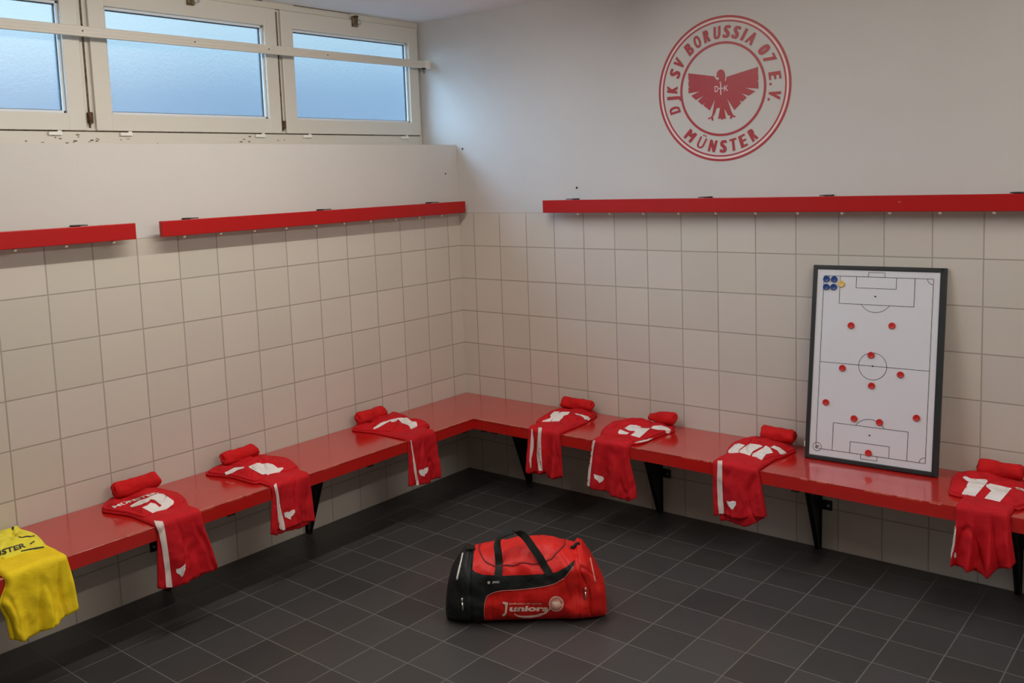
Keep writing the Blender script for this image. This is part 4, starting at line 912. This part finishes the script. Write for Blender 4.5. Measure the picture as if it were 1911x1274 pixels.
for i in range(NX + 1):
    t = -1 + 2 * i / NX; t = math.copysign(abs(t) ** 0.8, t) if t else 0.0
    t = max(-0.9995, min(0.9995, t))
    rings.append([bag_pt(t, 2 * math.pi * k / NT + 0.001) for k in range(NT)])
def bag_part(name, i0, i1, mat, capA=False, capB=False):
    bm = bmesh.new(); R = [[bm.verts.new(p) for p in rings[i]] for i in range(i0, i1 + 1)]
    for A, B in zip(R, R[1:]):
        for k in range(NT): bm.faces.new((A[k], A[(k + 1) % NT], B[(k + 1) % NT], B[k]))
    if capA: bm.faces.new(R[0])
    if capB: bm.faces.new(R[-1][::-1])
    return obj(name, bm, mat, bag, True)
xs_r = [(-1 + 2 * i / NX) for i in range(NX + 1)]
def ring_at(x):
    best = min(range(NX + 1), key=lambda i: abs(XC + HL * math.copysign(abs(xs_r[i]) ** 0.8, xs_r[i]) - x)); return best
iL, iR = ring_at(-0.185), ring_at(0.250)
left = bag_part('left_end_pocket', 0, iL, m_bag_black, capA=True)
body = bag_part('body', iL, iR, m_bag_red)
right = bag_part('right_end_pocket', iR, NX, m_bag_red, capB=True)
allF = []; allV = []
for i in range(NX + 1): allV += rings[i]
for i in range(NX):
    for k in range(NT): allF.append((i * NT + k, i * NT + (k + 1) % NT, (i + 1) * NT + (k + 1) % NT, (i + 1) * NT + k))
bagbvh = BVHTree.FromPolygons(allV, allF)
def on_bag(pts, lift=0.002):
    out_ = []
    for p in pts:
        p = Vector(p); d = (p - CAM).normalized(); h, n, i, ds = bagbvh.ray_cast(p - d * 0.4, d, 2.0)
        if h is not None:
            if n.dot(d) > 0: n = -n
            out_.append(h + n * lift)
    return out_
PANEL = [(-0.215,0.29),(-0.1965,0.34),(-0.186,0.324),(-0.185,0.275),(-0.163,0.244),(-0.128,0.231),(-0.048,0.226),(0.035,0.227),(0.121,0.229),(0.165,0.236),(0.204,0.256),(0.238,0.283),(0.232,0.257),(0.203,0.217),(0.175,0.199),(0.143,0.184),(0.084,0.173),(0.005,0.166),(-0.058,0.164),(-0.093,0.156),(-0.118,0.14),(-0.128,0.11),(-0.132,0.069),(-0.128,0.000),(-0.16,-0.005),(-0.20,-0.005),(-0.225,0.02),(-0.225,0.15)]
V, F = poly_tris(PANEL, 0.009)
obj('front_panel', drape(bmesh.new(), [fp(*p) for p in V], F, bagbvh, 0.0022, 0.4), m_bag_black, bag, True)
def piping(name, pts, r_, mat, lift=0.003):
    P_ = on_bag([fp(*p) for p in catmull(pts, 6, closed=False)], lift)
    return obj(name, tube(bmesh.new(), P_, r_, 8), mat, bag, True)
piping('panel_piping', [(-0.128, 0.004), (-0.132, 0.069), (-0.128, 0.11), (-0.118, 0.14), (-0.093, 0.156), (-0.058, 0.164), (0.005, 0.166), (0.084, 0.173), (0.143, 0.184), (0.175, 0.199), (0.203, 0.217), (0.232, 0.257)], 0.0012, m_pipe_pink)
def pocket_piping(t, r_, mat):
    ctr = gp(XC + HL * t, DD / 2, 0.14)
    P_ = []
    for k in range(17):
        p = bag_pt(t, math.radians(160 - 66 * k / 16)); P_.append(p + (p - ctr).normalized() * 0.002)
    return obj('pocket_piping', tube(bmesh.new(), P_, r_, 8), mat, bag, True)
pocket_piping(-0.885, 0.0042, m_pipe_white)
pocket_piping(0.89, 0.0036, m_pipe_pink)
# zip line around the lid, with a dark zip tape
def on_top(pts, lift=0.001):
    out_ = []
    for x, y in pts:
        h, n, i, ds = bagbvh.ray_cast(gp(x, y, 0.6), Vector((0, 0, -1)), 1.0)
        if h is not None: out_.append(h + Vector((0, 0, lift)))
    return out_
lid = [(-0.150, 0.235), (-0.152, 0.16), (-0.145, 0.105), (-0.125, 0.060), (-0.09, 0.038), (-0.04, 0.033), (0.03, 0.032), (0.10, 0.034), (0.145, 0.045), (0.178, 0.070), (0.198, 0.11), (0.205, 0.17), (0.200, 0.235)]
obj('lid_zip', tube(bmesh.new(), on_top(catmull(lid, 6, closed=False)), 0.0035, 8), m_bag_dark_red, bag, True)
for nm_, pts in (('end_zip', [(-0.222, 0.12), (-0.218, 0.18), (-0.215, 0.235)]), ):
    obj(nm_, tube(bmesh.new(), on_top(pts), 0.004, 8), m_web, bag, True)
for x0, y0 in ((-0.19, 0.12), (0.243, 0.13)):      # strap anchors on the lid ends
    P_ = on_top([(x0 - 0.012, y0), (x0 - 0.003, y0 + 0.010), (x0 + 0.010, y0 + 0.016), (x0 + 0.022, y0 + 0.014)], 0.006)
    b_ = obj('strap_anchor', tube(bmesh.new(), P_, 0.006, 8, flat=0.009), m_web, bag, True)
# carrying handles: flat webbing ribbons
def ribbon(name, pts, w, acr, mat, thick=0.002):
    P_ = [Vector(p) for p in pts]; bm = bmesh.new(); R = []
    for i, p in enumerate(P_):
        t = (P_[min(i + 1, len(P_) - 1)] - P_[max(i - 1, 0)]).normalized()
        if acr == 'twist':
            s_ = i / (len(P_) - 1); w_ = sstep(0.22, 0.36, s_) * (1 - sstep(0.46, 0.60, s_))
            q_ = t.cross(BNn).normalized(); q_ = q_ if q_.dot(BA) > 0 else (q_ if abs(t.z) < 0.5 and q_.z * (1 if True else 0) > 0 else -q_)
            a = q_ * (1 - 0.75 * w_) + BNn * w_
        else: a = acr
        a = (a - t * a.dot(t)).normalized(); n = t.cross(a)
        R.append([bm.verts.new(p + a * w / 2 + n * thick), bm.verts.new(p - a * w / 2 + n * thick), bm.verts.new(p - a * w / 2 - n * thick), bm.verts.new(p + a * w / 2 - n * thick)])
    for A, B in zip(R, R[1:]):
        for k in range(4): bm.faces.new((A[k], A[(k + 1) % 4], B[(k + 1) % 4], B[k]))
    bm.faces.new(R[0]); bm.faces.new(R[-1][::-1])
    return obj(name, bm, mat, bag)
hb = on_bag([fp(-0.071, 0.222), fp(-0.065, 0.250), fp(-0.063, 0.275)], 0.004)
he = on_bag([fp(0.118, 0.262), fp(0.130, 0.240), fp(0.136, 0.222)], 0.004)
arc_ = [gp(-0.068, 0.045, 0.300), gp(-0.071, 0.060, 0.335), gp(-0.058, 0.070, 0.358), gp(-0.030, 0.075, 0.371), gp(0.000, 0.075, 0.376), gp(0.030, 0.070, 0.368), gp(0.052, 0.060, 0.347), gp(0.075, 0.042, 0.318), gp(0.100, 0.028, 0.285)]
pts = catmull([tuple(p) for p in hb + arc_ + he], 5, closed=False)
ribbon('front_handle', pts, 0.030, 'twist', m_web)
rb = on_top([(-0.06, 0.262)], 0.004) + [gp(-0.058, 0.245, 0.318), gp(-0.045, 0.20, 0.340), gp(-0.020, 0.155, 0.352), gp(0.015, 0.120, 0.360), gp(0.050, 0.105, 0.352), gp(0.085, 0.120, 0.340), gp(0.11, 0.17, 0.335), gp(0.13, 0.235, 0.325)] + on_top([(0.132, 0.262)], 0.004)
# zip pullers
def puller(x, z):
    P_ = on_bag([fp(x, z), fp(x, z - 0.012), fp(x + 0.001, z - 0.042)], 0.006)
    if len(P_) < 3: return
    pr = obj('zip_pull', tube(bmesh.new(), [P_[0] + Vector((0, 0, 0.006)), P_[0], P_[1]], 0.0062, 10, flat=0.004), m_chrome, bag, True)
    tb = obj('pull_tab', tube(bmesh.new(), [P_[1], (P_[1] + P_[2]) / 2, P_[2]], 0.0055, 10, flat=0.003), m_chrome, None, True)
    bpy.context.view_layer.update(); tb.parent = pr; tb.matrix_parent_inverse = pr.matrix_world.inverted()
puller(-0.215, 0.132); puller(0.278, 0.166)
# lettering
def bag_text(name, s, q, mat, off=0.03, shear=0.0, lift=0.0024, maxlen=0.3):
    V, F = text_soup(s, offset=off, shear=shear, maxlen=maxlen); V = norm_box(V)
    return V, F, quad_map(V, [tuple(fp(*p)) for p in q])
bm = bmesh.new()
V, F, V3 = bag_text('', 'uniors', [(-0.028, 0.1015), (-0.030, 0.0765), (0.128, 0.0745), (0.1255, 0.0965)], None, 0.045, 0.12); drape(bm, V3, F, bagbvh, 0.0026, 0.4)
JP = [(-0.056, 0.116), (-0.052, 0.119), (-0.034, 0.114), (-0.037, 0.095), (-0.040, 0.072), (-0.046, 0.062), (-0.055, 0.057), (-0.060, 0.061), (-0.057, 0.068), (-0.050, 0.070), (-0.047, 0.085), (-0.046, 0.106), (-0.054, 0.110)]
obj('lettering', bm, m_bag_print, bag); bm = bmesh.new()
V, F = poly_tris(JP, 0.01); drape(bm, [fp(*p) for p in V], F, bagbvh, 0.0026, 0.4)
obj('large_initial', bm, m_bag_print, bag); bm = bmesh.new()
SW = [(-0.012, 0.069), (0.0, 0.062), (0.02, 0.058), (0.045, 0.058), (0.075, 0.061), (0.105, 0.068), (0.128, 0.080), (0.133, 0.092), (0.134, 0.082), (0.118, 0.066), (0.090, 0.054), (0.055, 0.049), (0.025, 0.049), (0.002, 0.055), (-0.009, 0.063)]
V, F = poly_tris(SW, 0.01); drape(bm, [fp(*p) for p in V], F, bagbvh, 0.0026, 0.4)
obj('swoosh', bm, m_bag_print, bag)
bm = bmesh.new()
V, F, V3 = bag_text('', 'BORUSSIA MÜNSTER', [(-0.030, 0.1125), (-0.030, 0.1055), (0.104, 0.1035), (0.104, 0.1105)], None, 0.05, 0, maxlen=0.6); drape(bm, V3, F, bagbvh, 0.0024, 0.4)
obj('small_lettering', bm, m_bag_print2, bag)
bm = bmesh.new()
DC = [(0.159 + 0.0305 * math.cos(t), 0.1045 + 0.0325 * math.sin(t)) for t in [2 * math.pi * k / 28 for k in range(28)]]
V, F = poly_tris(DC, 0.01); drape(bm, [fp(*p) for p in V], F, bagbvh, 0.0024, 0.4)
dc = obj('crest_patch', bm, m_bag_print2, bag)
bm = bmesh.new()
for inn in (0.0225,):
    DR = [(0.159 + r_ * math.cos(t), 0.1045 + r_ * 1.06 * math.sin(t)) for k in range(28) for (r_, t) in ((inn, 2 * math.pi * k / 28),)]
    for k in range(28):
        a, b = DR[k], DR[(k + 1) % 28]; c = lambda p: (0.159 + (p[0] - 0.159) * 0.93, 0.1045 + (p[1] - 0.1045) * 0.93)
        drape(bm, [fp(*a), fp(*b), fp(*c(b)), fp(*c(a))], [(0, 1, 2, 3)], bagbvh, 0.0032, 0.4)
g = obj('crest_ring', bm, m_bag_dark_red, None); g.parent = dc; bpy.context.view_layer.update(); g.matrix_parent_inverse = dc.matrix_world.inverted()
bm = bmesh.new()
V, F = poly_tris([(0.159 + x * 0.105, 0.1055 + z * 0.12) for x, z in [(-0.16, 0.07), (-0.04, 0.05), (0.0, 0.09), (0.04, 0.05), (0.17, 0.09), (0.15, 0.0), (0.05, -0.09), (0.0, -0.13), (-0.05, -0.09), (-0.15, -0.01)]], 0.01)
drape(bm, [fp(*p) for p in V], F, bagbvh, 0.0034, 0.4)
g = obj('crest_eagle', bm, m_bag_print, None); g.parent = dc; g.matrix_parent_inverse = dc.matrix_world.inverted()
bm = bmesh.new()
V, F, V3 = bag_text('', 'JAKO', [(-0.0925, 0.2055), (-0.0925, 0.1945), (-0.066, 0.1935), (-0.066, 0.2045)], None, 0.03, 0); drape(bm, V3, F, bagbvh, 0.004, 0.4)
V, F = poly_tris([(-0.1075 + 0.0065 * math.cos(t), 0.2005 + 0.0070 * math.sin(t)) for t in [2 * math.pi * k / 12 for k in range(12)]], 0.01); drape(bm, [fp(*p) for p in V], F, bagbvh, 0.004, 0.4)
obj('maker_logo', bm, m_pipe_white, bag)
